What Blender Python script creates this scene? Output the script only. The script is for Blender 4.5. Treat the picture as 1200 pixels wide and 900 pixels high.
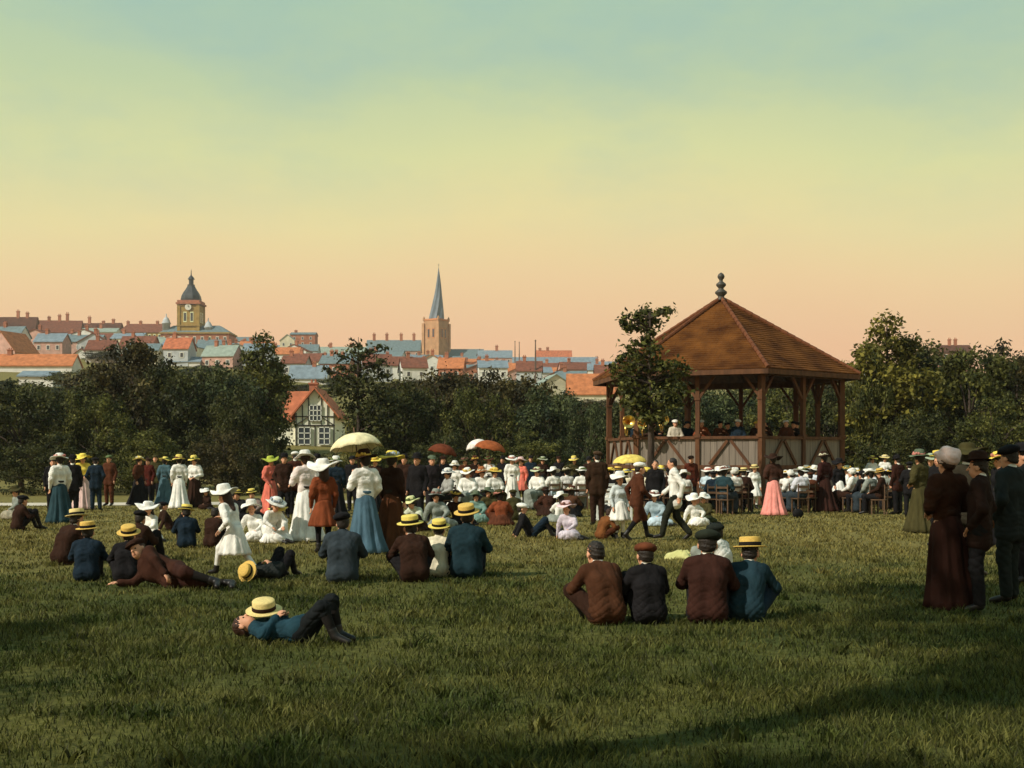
import bpy, bmesh, math, random
import numpy as np
from mathutils import Vector, Matrix, Euler

random.seed(7)
rng = np.random.default_rng(11)
R = math.radians
for o in list(bpy.data.objects):
    bpy.data.objects.remove(o)
scene = bpy.context.scene
COL = scene.collection

# ------------------------------------------------------------------ camera
F, HC, Y0 = 1400.0, 1.6, 538.0          # focal length in photo pixels, eye height, horizon row
cam = bpy.data.cameras.new('camera')
cam.sensor_width = 36.0
cam.lens = F / 1200 * 36
cam.shift_y = (Y0 - 450) / 1200
cam.clip_start = 0.1
cam.clip_end = 12000
camo = bpy.data.objects.new('camera', cam)
camo.location = (0, 0, HC)
camo.rotation_euler = (R(90), 0, 0)
COL.objects.link(camo)
scene.camera = camo

# ------------------------------------------------------------------ sky and sun
SUN_EL, SUN_AZ = 40.0, 238.0             # azimuth from +Y clockwise: sun stands behind and left of the camera
def srgb(r, g, b):
    f = lambda c: (c / 255 / 12.92) if c / 255 <= 0.04045 else ((c / 255 + 0.055) / 1.055) ** 2.4
    return (f(r), f(g), f(b), 1.0)
world = bpy.data.worlds.new('World')
scene.world = world
world.use_nodes = True
wn, wl = world.node_tree.nodes, world.node_tree.links
wn.clear()
wo = wn.new('ShaderNodeOutputWorld')
bg = wn.new('ShaderNodeBackground')
bg.inputs['Strength'].default_value = 1.0
tc = wn.new('ShaderNodeTexCoord')
sep = wn.new('ShaderNodeSeparateXYZ')
wl.new(tc.outputs['Generated'], sep.inputs[0])
nz = wn.new('ShaderNodeTexNoise')
nz.inputs['Scale'].default_value = 2.2
nz.inputs['Detail'].default_value = 3
wl.new(tc.outputs['Generated'], nz.inputs['Vector'])
ma = wn.new('ShaderNodeMath'); ma.operation = 'MULTIPLY_ADD'
wl.new(nz.outputs['Fac'], ma.inputs[0])
ma.inputs[1].default_value = 0.10
wl.new(sep.outputs['Z'], ma.inputs[2])
mb_ = wn.new('ShaderNodeMath'); mb_.operation = 'SUBTRACT'
wl.new(ma.outputs[0], mb_.inputs[0]); mb_.inputs[1].default_value = 0.05
ramp = wn.new('ShaderNodeValToRGB')
wl.new(mb_.outputs[0], ramp.inputs[0])
stops = [(0.0, (248, 182, 138)), (0.085, (252, 198, 150)), (0.14, (250, 214, 158)), (0.185, (243, 226, 162)),
         (0.24, (224, 226, 164)), (0.30, (196, 214, 168)), (0.37, (172, 204, 178)), (0.6, (140, 182, 186)), (1.0, (118, 164, 184))]
el = ramp.color_ramp.elements
while len(el) > 1:
    el.remove(el[-1])
el[0].position = stops[0][0]; el[0].color = srgb(*stops[0][1])
for p, c in stops[1:]:
    e = el.new(p); e.color = srgb(*c)
sky = wn.new('ShaderNodeTexSky')
sky.sky_type = 'NISHITA'
sky.sun_disc = False
sky.sun_elevation = R(SUN_EL)
sky.sun_rotation = R(SUN_AZ)
mul = wn.new('ShaderNodeVectorMath'); mul.operation = 'SCALE'
mul.inputs['Scale'].default_value = 0.08
wl.new(sky.outputs[0], mul.inputs[0])
# thin uneven veils of blue in the upper sky
mpv = wn.new('ShaderNodeMapping'); mpv.inputs['Scale'].default_value = (1.0, 1.0, 2.6); mpv.inputs['Location'].default_value = (3.1, 0.4, 1.7)
wl.new(tc.outputs['Generated'], mpv.inputs[0])
nv = wn.new('ShaderNodeTexNoise'); nv.inputs['Scale'].default_value = 4.5; nv.inputs['Detail'].default_value = 7; nv.inputs['Roughness'].default_value = 0.62
wl.new(mpv.outputs[0], nv.inputs['Vector'])
v1 = wn.new('ShaderNodeMapRange'); v1.inputs[1].default_value = 0.42; v1.inputs[2].default_value = 0.72
wl.new(nv.outputs['Fac'], v1.inputs[0])
v2 = wn.new('ShaderNodeMapRange'); v2.interpolation_type = 'SMOOTHSTEP'; v2.inputs[1].default_value = 0.12; v2.inputs[2].default_value = 0.34; v2.inputs[4].default_value = 0.55
wl.new(sep.outputs['Z'], v2.inputs[0])
v3 = wn.new('ShaderNodeMath'); v3.operation = 'MULTIPLY'
wl.new(v1.outputs[0], v3.inputs[0]); wl.new(v2.outputs[0], v3.inputs[1])
veil = wn.new('ShaderNodeMix'); veil.data_type = 'RGBA'; veil.inputs[7].default_value = srgb(150, 190, 188)
wl.new(v3.outputs[0], veil.inputs[0]); wl.new(ramp.outputs[0], veil.inputs[6])
mix = wn.new('ShaderNodeMix'); mix.data_type = 'RGBA'
mix.inputs[0].default_value = 0.05
wl.new(veil.outputs[2], mix.inputs[6])
wl.new(mul.outputs[0], mix.inputs[7])
wl.new(mix.outputs[2], bg.inputs['Color'])
wl.new(bg.outputs[0], wo.inputs['Surface'])

sun = bpy.data.lights.new('sun', 'SUN')
sun.energy = 4.6
sun.angle = R(0.6)
sun.color = (1.0, 0.92, 0.78)
suno = bpy.data.objects.new('sun', sun)
az, sel = R(SUN_AZ), R(SUN_EL)
sdir = Vector((math.sin(az) * math.cos(sel), math.cos(az) * math.cos(sel), math.sin(sel)))   # towards the sun
suno.rotation_euler = sdir.to_track_quat('Z', 'Y').to_euler()
suno.location = (-20, -20, 40)
COL.objects.link(suno)
scene.view_settings.view_transform = 'Standard'
scene.view_settings.look = 'None'
scene.view_settings.exposure = 0.0
scene.view_settings.gamma = 1.0

# ------------------------------------------------------------------ helpers
def gx(px, Y): return (px - 600.0) / F * Y
def gz(py, Y): return HC - (py - Y0) / F * Y
def gp(px, py):
    Y = HC * F / (py - Y0)
    return gx(px, Y), Y

def tag(o, label=None, cat=None, group=None, kind=None):
    if label: o['label'] = label
    if cat: o['category'] = cat
    if group: o['group'] = group
    if kind: o['kind'] = kind
    return o

def empty(name, loc=(0, 0, 0), rz=0.0, sc=1.0):
    o = bpy.data.objects.new(name, None)
    o.empty_display_size = 0.2
    o.location = loc; o.rotation_euler = (0, 0, rz); o.scale = (sc, sc, sc)
    COL.objects.link(o)
    return o

def newmesh(name, verts, faces, smooth=False):
    me = bpy.data.meshes.new(name)
    if isinstance(verts, np.ndarray):
        n = len(verts)
        me.vertices.add(n)
        me.vertices.foreach_set('co', verts.astype(np.float32).ravel())
        faces = np.asarray(faces, dtype=np.int32)
        k = faces.shape[1]
        me.loops.add(faces.size)
        me.loops.foreach_set('vertex_index', faces.ravel())
        me.polygons.add(len(faces))
        me.polygons.foreach_set('loop_start', np.arange(0, faces.size, k, dtype=np.int32))
        me.update(calc_edges=True)
        me.validate()
    else:
        me.from_pydata([tuple(v) for v in verts], [], faces)
        me.update()
    if smooth:
        me.polygons.foreach_set('use_smooth', np.ones(len(me.polygons), dtype=bool))
    return me

def put(name, me, mat=None, parent=None, loc=(0, 0, 0), rot=(0, 0, 0), sc=(1, 1, 1), mw=None):
    o = bpy.data.objects.new(name, me)
    COL.objects.link(o)
    if parent: o.parent = parent
    if mw is not None:
        o.matrix_local = mw
    else:
        o.location = loc; o.rotation_euler = rot; o.scale = sc
    if mat:
        if not me.materials:
            me.materials.append(mat)
        if me.materials[0] is not mat:
            o.material_slots[0].link = 'OBJECT'
            o.material_slots[0].material = mat
    return o

class MB:
    """collects simple shapes into one mesh"""
    def __init__(s): s.v, s.f = [], []
    def add(s, vs, fs):
        b = len(s.v); s.v += [tuple(v) for v in vs]; s.f += [tuple(i + b for i in f) for f in fs]; return s
    def box(s, c, d, m=None):
        x, y, z = d[0] / 2, d[1] / 2, d[2] / 2
        vs = [Vector((sx * x, sy * y, sz * z)) for sz in (-1, 1) for sy in (-1, 1) for sx in (-1, 1)]
        if m is not None: vs = [m @ v for v in vs]
        vs = [v + Vector(c) for v in vs]
        return s.add(vs, [(0, 2, 3, 1), (4, 5, 7, 6), (0, 1, 5, 4), (2, 6, 7, 3), (0, 4, 6, 2), (1, 3, 7, 5)])
    def bar(s, a, b, w, d, upv=(0, 0, 1)):
        a, b = Vector(a), Vector(b)
        z = (b - a); L = z.length; z.normalize()
        u = Vector(upv)
        if abs(z.dot(u)) > 0.98: u = Vector((0, 1, 0))
        x = z.cross(u).normalized(); y = x.cross(z).normalized()
        m = Matrix((x, y, z)).transposed()
        return s.box((a + b) / 2, (w, d, L), m)
    def tube(s, pts, rad, n=8, cap=True):
        pts = [Vector(p) for p in pts]
        rings = []
        for i, p in enumerate(pts):
            d = (pts[min(i + 1, len(pts) - 1)] - pts[max(i - 1, 0)])
            if d.length < 1e-9: d = Vector((0, 0, 1))
            d.normalize()
            u = Vector((0, 0, 1)) if abs(d.z) < 0.9 else Vector((0, 1, 0))
            x = d.cross(u).normalized(); y = x.cross(d).normalized()
            r = rad[i] if isinstance(rad, (list, tuple)) else rad
            rings.append([p + x * (r * math.cos(2 * math.pi * k / n)) + y * (r * math.sin(2 * math.pi * k / n)) for k in range(n)])
        vs = [v for r_ in rings for v in r_]
        fs = []
        for i in range(len(pts) - 1):
            for k in range(n):
                fs.append((i * n + k, i * n + (k + 1) % n, (i + 1) * n + (k + 1) % n, (i + 1) * n + k))
        if cap:
            fs.append(tuple(range(n - 1, -1, -1)))
            fs.append(tuple((len(pts) - 1) * n + k for k in range(n)))
        return s.add(vs, fs)
    def lathe(s, prof, n=20, m=None, wob=None):
        vs = []
        for (r, z) in prof:
            for k in range(n):
                a = 2 * math.pi * k / n
                rr, zz = (r, z) if wob is None else wob(r, z, a)
                v = Vector((rr * math.cos(a), rr * math.sin(a), zz))
                vs.append(m @ v if m is not None else v)
        fs = []
        for i in range(len(prof) - 1):
            for k in range(n):
                fs.append((i * n + k, i * n + (k + 1) % n, (i + 1) * n + (k + 1) % n, (i + 1) * n + k))
        fs.append(tuple(range(n - 1, -1, -1)))
        fs.append(tuple((len(prof) - 1) * n + k for k in range(n)))
        return s.add(vs, fs)
    def ball(s, c, r, n=8, m=None, sc=(1, 1, 1)):
        k = max(4, n // 2 + 1)
        prof = [(max(1e-4, math.sin(math.pi * i / k)), -math.cos(math.pi * i / k)) for i in range(k + 1)]
        mm = Matrix.Translation(c) @ (m.to_4x4() if m is not None else Matrix()) @ Matrix.Diagonal((r * sc[0], r * sc[1], r * sc[2], 1))
        return s.lathe(prof, n, mm)
    def mesh(s, name, smooth=False): return newmesh(name, s.v, s.f, smooth)
    def build(s, name, mat, parent=None, smooth=False, **k):
        return put(name, s.mesh(name, smooth), mat, parent, **k)

# ------------------------------------------------------------------ materials
_mats = {}
def mat(name, col, rough=0.8, var=0.25, scale=6.0, bump=0.15, bscale=None, stretch=(1, 1, 1), spec=0.3, metal=0.0, col2=None, sheen=0.0, bdist=0.02, detail=5):
    key = (name, tuple(col), rough, var, scale)
    if key in _mats: return _mats[key]
    m = bpy.data.materials.new(name)
    m.use_nodes = True
    nt = m.node_tree; n, l = nt.nodes, nt.links
    b = n['Principled BSDF']
    b.inputs['Roughness'].default_value = rough
    b.inputs['Specular IOR Level'].default_value = spec
    b.inputs['Metallic'].default_value = metal
    if sheen: b.inputs['Sheen Weight'].default_value = sheen
    t = n.new('ShaderNodeTexCoord')
    mp = n.new('ShaderNodeMapping'); mp.inputs['Scale'].default_value = stretch
    l.new(t.outputs['Object'], mp.inputs[0])
    oi = n.new('ShaderNodeObjectInfo')
    av = n.new('ShaderNodeVectorMath'); av.operation = 'ADD'
    l.new(mp.outputs[0], av.inputs[0])
    sc_ = n.new('ShaderNodeMath'); sc_.operation = 'MULTIPLY'; sc_.inputs[1].default_value = 37.0
    l.new(oi.outputs['Random'], sc_.inputs[0]); l.new(sc_.outputs[0], av.inputs[1])
    nz = n.new('ShaderNodeTexNoise'); nz.inputs['Scale'].default_value = scale; nz.inputs['Detail'].default_value = detail
    l.new(av.outputs[0], nz.inputs['Vector'])
    mx = n.new('ShaderNodeMix'); mx.data_type = 'RGBA'
    c = tuple(col[:3])
    lo = tuple(x * (1 - var) for x in c) + (1,)
    hi = tuple(min(0.95, x * (1 + var)) for x in (col2[:3] if col2 else c)) + (1,)
    mx.inputs[6].default_value = lo; mx.inputs[7].default_value = hi
    mr = n.new('ShaderNodeMapRange'); mr.inputs[1].default_value = 0.3; mr.inputs[2].default_value = 0.7
    l.new(nz.outputs['Fac'], mr.inputs[0]); l.new(mr.outputs[0], mx.inputs[0])
    l.new(mx.outputs[2], b.inputs['Base Color'])
    if bump:
        n2 = n.new('ShaderNodeTexNoise'); n2.inputs['Scale'].default_value = bscale or scale * 3; n2.inputs['Detail'].default_value = 4
        l.new(av.outputs[0], n2.inputs['Vector'])
        bp = n.new('ShaderNodeBump'); bp.inputs['Strength'].default_value = bump; bp.inputs['Distance'].default_value = bdist
        l.new(n2.outputs['Fac'], bp.inputs['Height']); l.new(bp.outputs[0], b.inputs['Normal'])
    _mats[key] = m
    return m

def cloth(c): return mat('cloth', c, 0.95, 0.25, 9.0, 0.5, 22.0, (1, 1, 0.5), 0.08, bdist=0.02)
SKIN = mat('skin', srgb(205, 150, 118), 0.55, 0.08, 20, 0.05)
HAIRD = mat('hair', (0.018, 0.012, 0.008), 0.55, 0.4, 40, 0.5, 90, (1, 1, 0.3))
HAIRB = mat('hair', (0.035, 0.014, 0.007), 0.55, 0.4, 40, 0.5, 90, (1, 1, 0.3))
BOOT = mat('boot_leather', (0.012, 0.01, 0.009), 0.45, 0.3, 12, 0.1)
STRAW = mat('straw', (0.62, 0.40, 0.09), 0.75, 0.16, 60, 0.5, 160, bdist=0.004)
STRAWP = mat('straw', (0.70, 0.55, 0.22), 0.75, 0.16, 60, 0.5, 160, bdist=0.004)
EYE = mat('eye', (0.01, 0.008, 0.007), 0.3, 0.0, 5, 0)
LIP = mat('lip', (0.35, 0.10, 0.08), 0.5, 0.1, 5, 0)

def leafmat(name, c1, c2, dark=0.5, tr=0.35, patch=0.6):
    m = bpy.data.materials.new(name); m.use_nodes = True
    nt = m.node_tree; n, l = nt.nodes, nt.links
    n.remove(n['Principled BSDF'])
    out = n['Material Output']
    geo = n.new('ShaderNodeNewGeometry')
    t = n.new('ShaderNodeTexCoord')
    nz = n.new('ShaderNodeTexNoise'); nz.inputs['Scale'].default_value = patch; nz.inputs['Detail'].default_value = 4
    l.new(t.outputs['Object'], nz.inputs['Vector'])
    mr = n.new('ShaderNodeMapRange'); mr.inputs[1].default_value = 0.35; mr.inputs[2].default_value = 0.65
    l.new(nz.outputs['Fac'], mr.inputs[0])
    mx = n.new('ShaderNodeMix'); mx.data_type = 'RGBA'
    mx.inputs[6].default_value = tuple(c1) + (1,); mx.inputs[7].default_value = tuple(c2) + (1,)
    l.new(mr.outputs[0], mx.inputs[0])
    mv = n.new('ShaderNodeMapRange'); mv.inputs[3].default_value = dark; mv.inputs[4].default_value = 1.5
    l.new(geo.outputs['Random Per Island'], mv.inputs[0])
    vm = n.new('ShaderNodeVectorMath'); vm.operation = 'SCALE'
    l.new(mx.outputs[2], vm.inputs[0]); l.new(mv.outputs[0], vm.inputs['Scale'])
    d = n.new('ShaderNodeBsdfPrincipled'); d.inputs['Roughness'].default_value = 0.65; d.inputs['Specular IOR Level'].default_value = 0.2
    tl = n.new('ShaderNodeBsdfTranslucent')
    l.new(vm.outputs[0], d.inputs['Base Color']); l.new(vm.outputs[0], tl.inputs['Color'])
    ms = n.new('ShaderNodeMixShader'); ms.inputs[0].default_value = tr
    l.new(d.outputs[0], ms.inputs[1]); l.new(tl.outputs[0], ms.inputs[2])
    l.new(ms.outputs[0], out.inputs['Surface'])
    return m

# ------------------------------------------------------------------ terrain
_ru = [-600, 15, 150, 270, 400, 512, 650, 800, 1200, 1900]
_rv = [392, 398, 404, 410, 426, 432, 441, 446, 442, 440]
def terrain(x, y):
    if y < 60: return 0.0
    D = y
    u = 600 + x / y * F
    rz = HC + (Y0 - float(np.interp(u, _ru, _rv))) / F * 700
    t = min(1.0, max(0.0, (D - 95) / 605))
    z = rz * t ** 0.95
    if D > 700: z = rz + (D - 700) * 0.01
    if D > 1100: z = rz + 4 - (D - 1100) * 0.02
    return z

ys = [-80, -40, -10, 0, 4, 8, 12, 16, 20, 25, 30, 36, 42, 50, 60, 75, 95, 120, 150, 190, 240, 300, 360, 430, 500, 570, 640, 700, 780, 900, 1100, 1300]
us = np.linspace(-900, 2100, 61)
gv, gf = [], []
for y in ys:
    for u in us:
        w = max(abs(y), 90.0)
        x = (u - 600) / F * w
        gv.append((x, y, terrain(x, y)))
nu = len(us)
for i in range(len(ys) - 1):
    for j in range(nu - 1):
        gf.append((i * nu + j, i * nu + j + 1, (i + 1) * nu + j + 1, (i + 1) * nu + j))
gm = bpy.data.materials.new('lawn'); gm.use_nodes = True
nt = gm.node_tree; n, l = nt.nodes, nt.links
b = n['Principled BSDF']; b.inputs['Roughness'].default_value = 0.95; b.inputs['Specular IOR Level'].default_value = 0.1
t = n.new('ShaderNodeTexCoord')
n1 = n.new('ShaderNodeTexNoise'); n1.inputs['Scale'].default_value = 0.35; n1.inputs['Detail'].default_value = 6
n2 = n.new('ShaderNodeTexNoise'); n2.inputs['Scale'].default_value = 9; n2.inputs['Detail'].default_value = 8; n2.inputs['Roughness'].default_value = 0.7
for k in (n1, n2): l.new(t.outputs['Object'], k.inputs['Vector'])
r1 = n.new('ShaderNodeValToRGB')
r1.color_ramp.elements[0].position = 0.32; r1.color_ramp.elements[0].color = (0.055, 0.07, 0.018, 1)
r1.color_ramp.elements[1].position = 0.68; r1.color_ramp.elements[1].color = (0.17, 0.155, 0.04, 1)
l.new(n1.outputs['Fac'], r1.inputs[0])
r2 = n.new('ShaderNodeValToRGB')
r2.color_ramp.elements[0].position = 0.3; r2.color_ramp.elements[0].color = (0.35, 0.35, 0.35, 1)
r2.color_ramp.elements[1].position = 0.7; r2.color_ramp.elements[1].color = (1.3, 1.3, 1.3, 1)
l.new(n2.outputs['Fac'], r2.inputs[0])
mm = n.new('ShaderNodeMix'); mm.data_type = 'RGBA'; mm.blend_type = 'MULTIPLY'; mm.inputs[0].default_value = 1
dry = n.new('ShaderNodeSeparateXYZ'); l.new(t.outputs['Object'], dry.inputs[0])
dn1 = n.new('ShaderNodeMath'); dn1.operation = 'MULTIPLY_ADD'; dn1.inputs[1].default_value = 14.0
l.new(n1.outputs['Fac'], dn1.inputs[0]); l.new(dry.outputs['Y'], dn1.inputs[2])
dn2 = n.new('ShaderNodeMapRange'); dn2.interpolation_type = 'SMOOTHSTEP'; dn2.inputs[1].default_value = 20; dn2.inputs[2].default_value = 31; dn2.inputs[4].default_value = 0.85
l.new(dn1.outputs[0], dn2.inputs[0])
dmx = n.new('ShaderNodeMix'); dmx.data_type = 'RGBA'; dmx.inputs[7].default_value = (0.235, 0.19, 0.062, 1)
l.new(dn2.outputs[0], dmx.inputs[0]); l.new(r1.outputs[0], dmx.inputs[6])
l.new(dmx.outputs[2], mm.inputs[6]); l.new(r2.outputs[0], mm.inputs[7]); l.new(mm.outputs[2], b.inputs['Base Color'])
bp = n.new('ShaderNodeBump'); bp.inputs['Strength'].default_value = 0.8; bp.inputs['Distance'].default_value = 0.06
l.new(n2.outputs['Fac'], bp.inputs['Height']); l.new(bp.outputs[0], b.inputs['Normal'])
ground = put('ground', newmesh('ground', gv, gf, True), gm)
tag(ground, 'park lawn running on to the rising ground under the town', 'ground', kind='structure')

# pale path behind the crowd
PATHM = mat('gravel_path', srgb(196, 184, 166), 0.95, 0.18, 3, 0.4, 40)
pv, pf = [], []
pts = [(-60, 40.5), (-40, 41), (-24, 41.6), (-12, 42.8), (-3, 45.5), (3, 50), (12, 54), (22, 54), (34, 49), (60, 46)]
for i, (x, y) in enumerate(pts):
    a = Vector(pts[max(i - 1, 0)]); c = Vector(pts[min(i + 1, len(pts) - 1)])
    d = (c - a).normalized(); nn = Vector((-d.y, d.x))
    for s_ in (-1, 1):
        p = Vector((x, y)) + nn * s_ * 1.35
        pv.append((p.x, p.y, 0.006))
    if i: pf.append((2 * i - 2, 2 * i, 2 * i + 1, 2 * i - 1)[::-1])
tag(put('path', newmesh('path', pv, pf), PATHM), 'pale gravel path curving behind the crowd', 'path', kind='structure')

# grass blades on the lawn
def grass(nb):
    # density thins with distance; blades get a little larger with it
    u = rng.random(nb)
    Y = 4.6 * (44 / 4.6) ** (u ** 1.1)
    X = (rng.random(nb) - 0.5) * 1.06 * (Y + 2.0)
    ph = np.sin(X * 1.7 + 1.3 * np.sin(Y * 0.9)) * np.cos(Y * 1.3 + np.sin(X * 2.3)) + 0.6 * np.sin(X * 5.1 + Y * 3.3) * np.sin(Y * 4.7 - X * 2.9)
    keep = rng.random(nb) < (0.62 + 0.3 * ph)
    pcx = np.interp(X, [-40, -24, -12, -3, 3], [41, 41.6, 42.8, 45.5, 50])
    keep &= np.abs(Y - pcx) > 1.5 + .25 * rng.random(nb)
    X, Y, ph = X[keep], Y[keep], ph[keep]
    nb = len(X)
    hgt = (0.035 + 0.025 * rng.random(nb) + 0.016 * ph.clip(-1, 1.5)) * (0.8 + 0.45 * rng.random(nb))
    hgt *= np.interp(Y, [5, 12, 26, 44], [1.0, 1.0, 0.9, .8])
    wd = (0.0022 + 0.002 * rng.random(nb)) * np.interp(Y, [5, 10, 26, 44], [1.0, 1.5, 3.6, 6.0])
    a = rng.random(nb) * 2 * np.pi
    dx, dy = np.cos(a), np.sin(a)
    b = rng.random(nb) * 2 * np.pi
    lean = hgt * (0.25 + 0.8 * rng.random(nb))
    lx, ly = np.cos(b) * lean, np.sin(b) * lean
    # a few coarse tufts stand above the rest
    tx_, ty_ = X[:420], Y[:420]
    pick = rng.integers(0, 420, nb // 14); m_ = slice(nb - len(pick), nb)
    X[m_] = tx_[pick] + rng.normal(size=len(pick)) * .05; Y[m_] = ty_[pick] + rng.normal(size=len(pick)) * .05
    hgt[m_] = hgt[m_] * (1.15 + .6 * rng.random(len(pick)))
    lean = hgt * (0.25 + 0.8 * rng.random(nb)); lx, ly = np.cos(b) * lean, np.sin(b) * lean
    V = np.zeros((nb, 5, 3))
    V[:, 0] = np.stack([X - dx * wd, Y - dy * wd, np.full(nb, -0.004)], 1)
    V[:, 1] = np.stack([X + dx * wd, Y + dy * wd, np.full(nb, -0.004)], 1)
    V[:, 2] = np.stack([X + dx * wd * 0.8 + lx * 0.35, Y + dy * wd * 0.8 + ly * 0.35, hgt * 0.6], 1)
    V[:, 3] = np.stack([X - dx * wd * 0.8 + lx * 0.35, Y - dy * wd * 0.8 + ly * 0.35, hgt * 0.6], 1)
    V[:, 4] = np.stack([X + lx, Y + ly, hgt], 1)
    base = np.arange(nb)[:, None] * 5
    T = np.concatenate([base + [0, 1, 2], base + [0, 2, 3], base + [3, 2, 4]], 0)
    return V.reshape(-1, 3), T
GRASSM = leafmat('grass_blades', (0.048, 0.066, 0.013), (0.13, 0.125, 0.030), 0.2, 0.3, 1.1)
# trodden, drier turf towards the bandstand
n, l = GRASSM.node_tree.nodes, GRASSM.node_tree.links
mx = next(q for q in n if q.type == 'MIX'); tcn = next(q for q in n if q.type == 'TEX_COORD'); vs_ = next(q for q in n if q.type == 'VECT_MATH'); nzz = next(q for q in n if q.type == 'TEX_NOISE')
sp_ = n.new('ShaderNodeSeparateXYZ'); l.new(tcn.outputs['Object'], sp_.inputs[0])
q1 = n.new('ShaderNodeMath'); q1.operation = 'MULTIPLY_ADD'; q1.inputs[1].default_value = 14.0
l.new(nzz.outputs['Fac'], q1.inputs[0]); l.new(sp_.outputs['Y'], q1.inputs[2])
q2 = n.new('ShaderNodeMapRange'); q2.interpolation_type = 'SMOOTHSTEP'; q2.inputs[1].default_value = 20; q2.inputs[2].default_value = 31; q2.inputs[4].default_value = 0.8
l.new(q1.outputs[0], q2.inputs[0])
q3 = n.new('ShaderNodeMix'); q3.data_type = 'RGBA'; q3.inputs[7].default_value = (0.25, 0.20, 0.06, 1)
l.new(q2.outputs[0], q3.inputs[0]); l.new(mx.outputs[2], q3.inputs[6]); l.new(q3.outputs[2], vs_.inputs[0])
gvv, gff = grass(500000)
tag(put('grass', newmesh('grass', gvv, gff), GRASSM), 'tufted meadow grass of the lawn', 'grass', kind='stuff')

# ------------------------------------------------------------------ town on the hill
ROOFRED = mat('clay_tiles', (0.42, 0.13, 0.06), 0.9, 0.3, 1.2, 0.4, 6)
ROOFORG = mat('clay_tiles', (0.44, 0.155, 0.06), 0.9, 0.25, 1.2, 0.4, 6)
ROOFBRN = mat('clay_tiles', (0.17, 0.06, 0.035), 0.9, 0.3, 1.2, 0.4, 6)
SLATE = mat('slate', (0.13, 0.175, 0.185), 0.7, 0.22, 1.0, 0.3, 6)
SLATEB = mat('slate', (0.175, 0.225, 0.26), 0.7, 0.22, 1.0, 0.3, 6)
SLATEG = mat('slate', (0.25, 0.30, 0.25), 0.7, 0.2, 1.0, 0.3, 6)
WWHITE = mat('limewash', (0.66, 0.65, 0.60), 0.9, 0.15, 0.6, 0.2, 4)
WCREAM = mat('limewash', (0.60, 0.55, 0.40), 0.9, 0.15, 0.6, 0.2, 4)
WPINK = mat('brick_wall', (0.50, 0.30, 0.24), 0.9, 0.2, 0.8, 0.2, 5)
WBRICK = mat('brick_wall', (0.36, 0.14, 0.08), 0.9, 0.25, 0.8, 0.2, 5)
WBROWN = mat('brick_wall', (0.17, 0.08, 0.045), 0.9, 0.25, 0.8, 0.2, 5)
ROOFDK = mat('clay_tiles', (0.085, 0.032, 0.018), 0.9, 0.35, 0.6, 0.4, 6)
WGREY = mat('stone_wall', (0.42, 0.45, 0.46), 0.9, 0.2, 0.6, 0.2, 4)
WYEL = mat('stone_wall', (0.33, 0.215, 0.06), 0.9, 0.2, 0.6, 0.2, 4)
PANE = mat('window_glass', (0.05, 0.06, 0.07), 0.15, 0.3, 0.5, 0, spec=0.6)
FRAMEW = mat('painted_wood', (0.66, 0.66, 0.58), 0.6, 0.1, 2, 0.1)
FRAMEY = mat('painted_wood', (0.72, 0.74, 0.45), 0.6, 0.1, 2, 0.1)
LEAD = mat('lead_roof', (0.035, 0.04, 0.045), 0.5, 0.3, 0.7, 0.2, 3)

_wm, _pm = MB().box((0, 0, 0), (1, 1, 1)).mesh('window_frame'), MB().box((0, 0, 0), (1, 1, 1)).mesh('window_pane')
def window(parent, x, y, z, w, h, frame=FRAMEW, rz=0.0, depth=0.16):
    o = put('window', _wm, frame, parent, loc=(x, y, z), rot=(0, 0, rz), sc=(w, depth, h))
    put('pane', _pm, PANE, o, loc=(0, -0.32, 0), sc=(0.72, 0.5, 0.80))
    return o
_chm = MB().box((0, 0, 0.5), (1, 1, 1)).box((0, 0, 0.96), (1.25, 1.25, 0.12)).lathe([(0.16, 1.0), (0.13, 1.25)], 8, Matrix.Translation((-0.25, 0, 0))).lathe([(0.16, 1.0), (0.13, 1.25)], 8, Matrix.Translation((0.25, 0, 0))).mesh('chimney')

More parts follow.
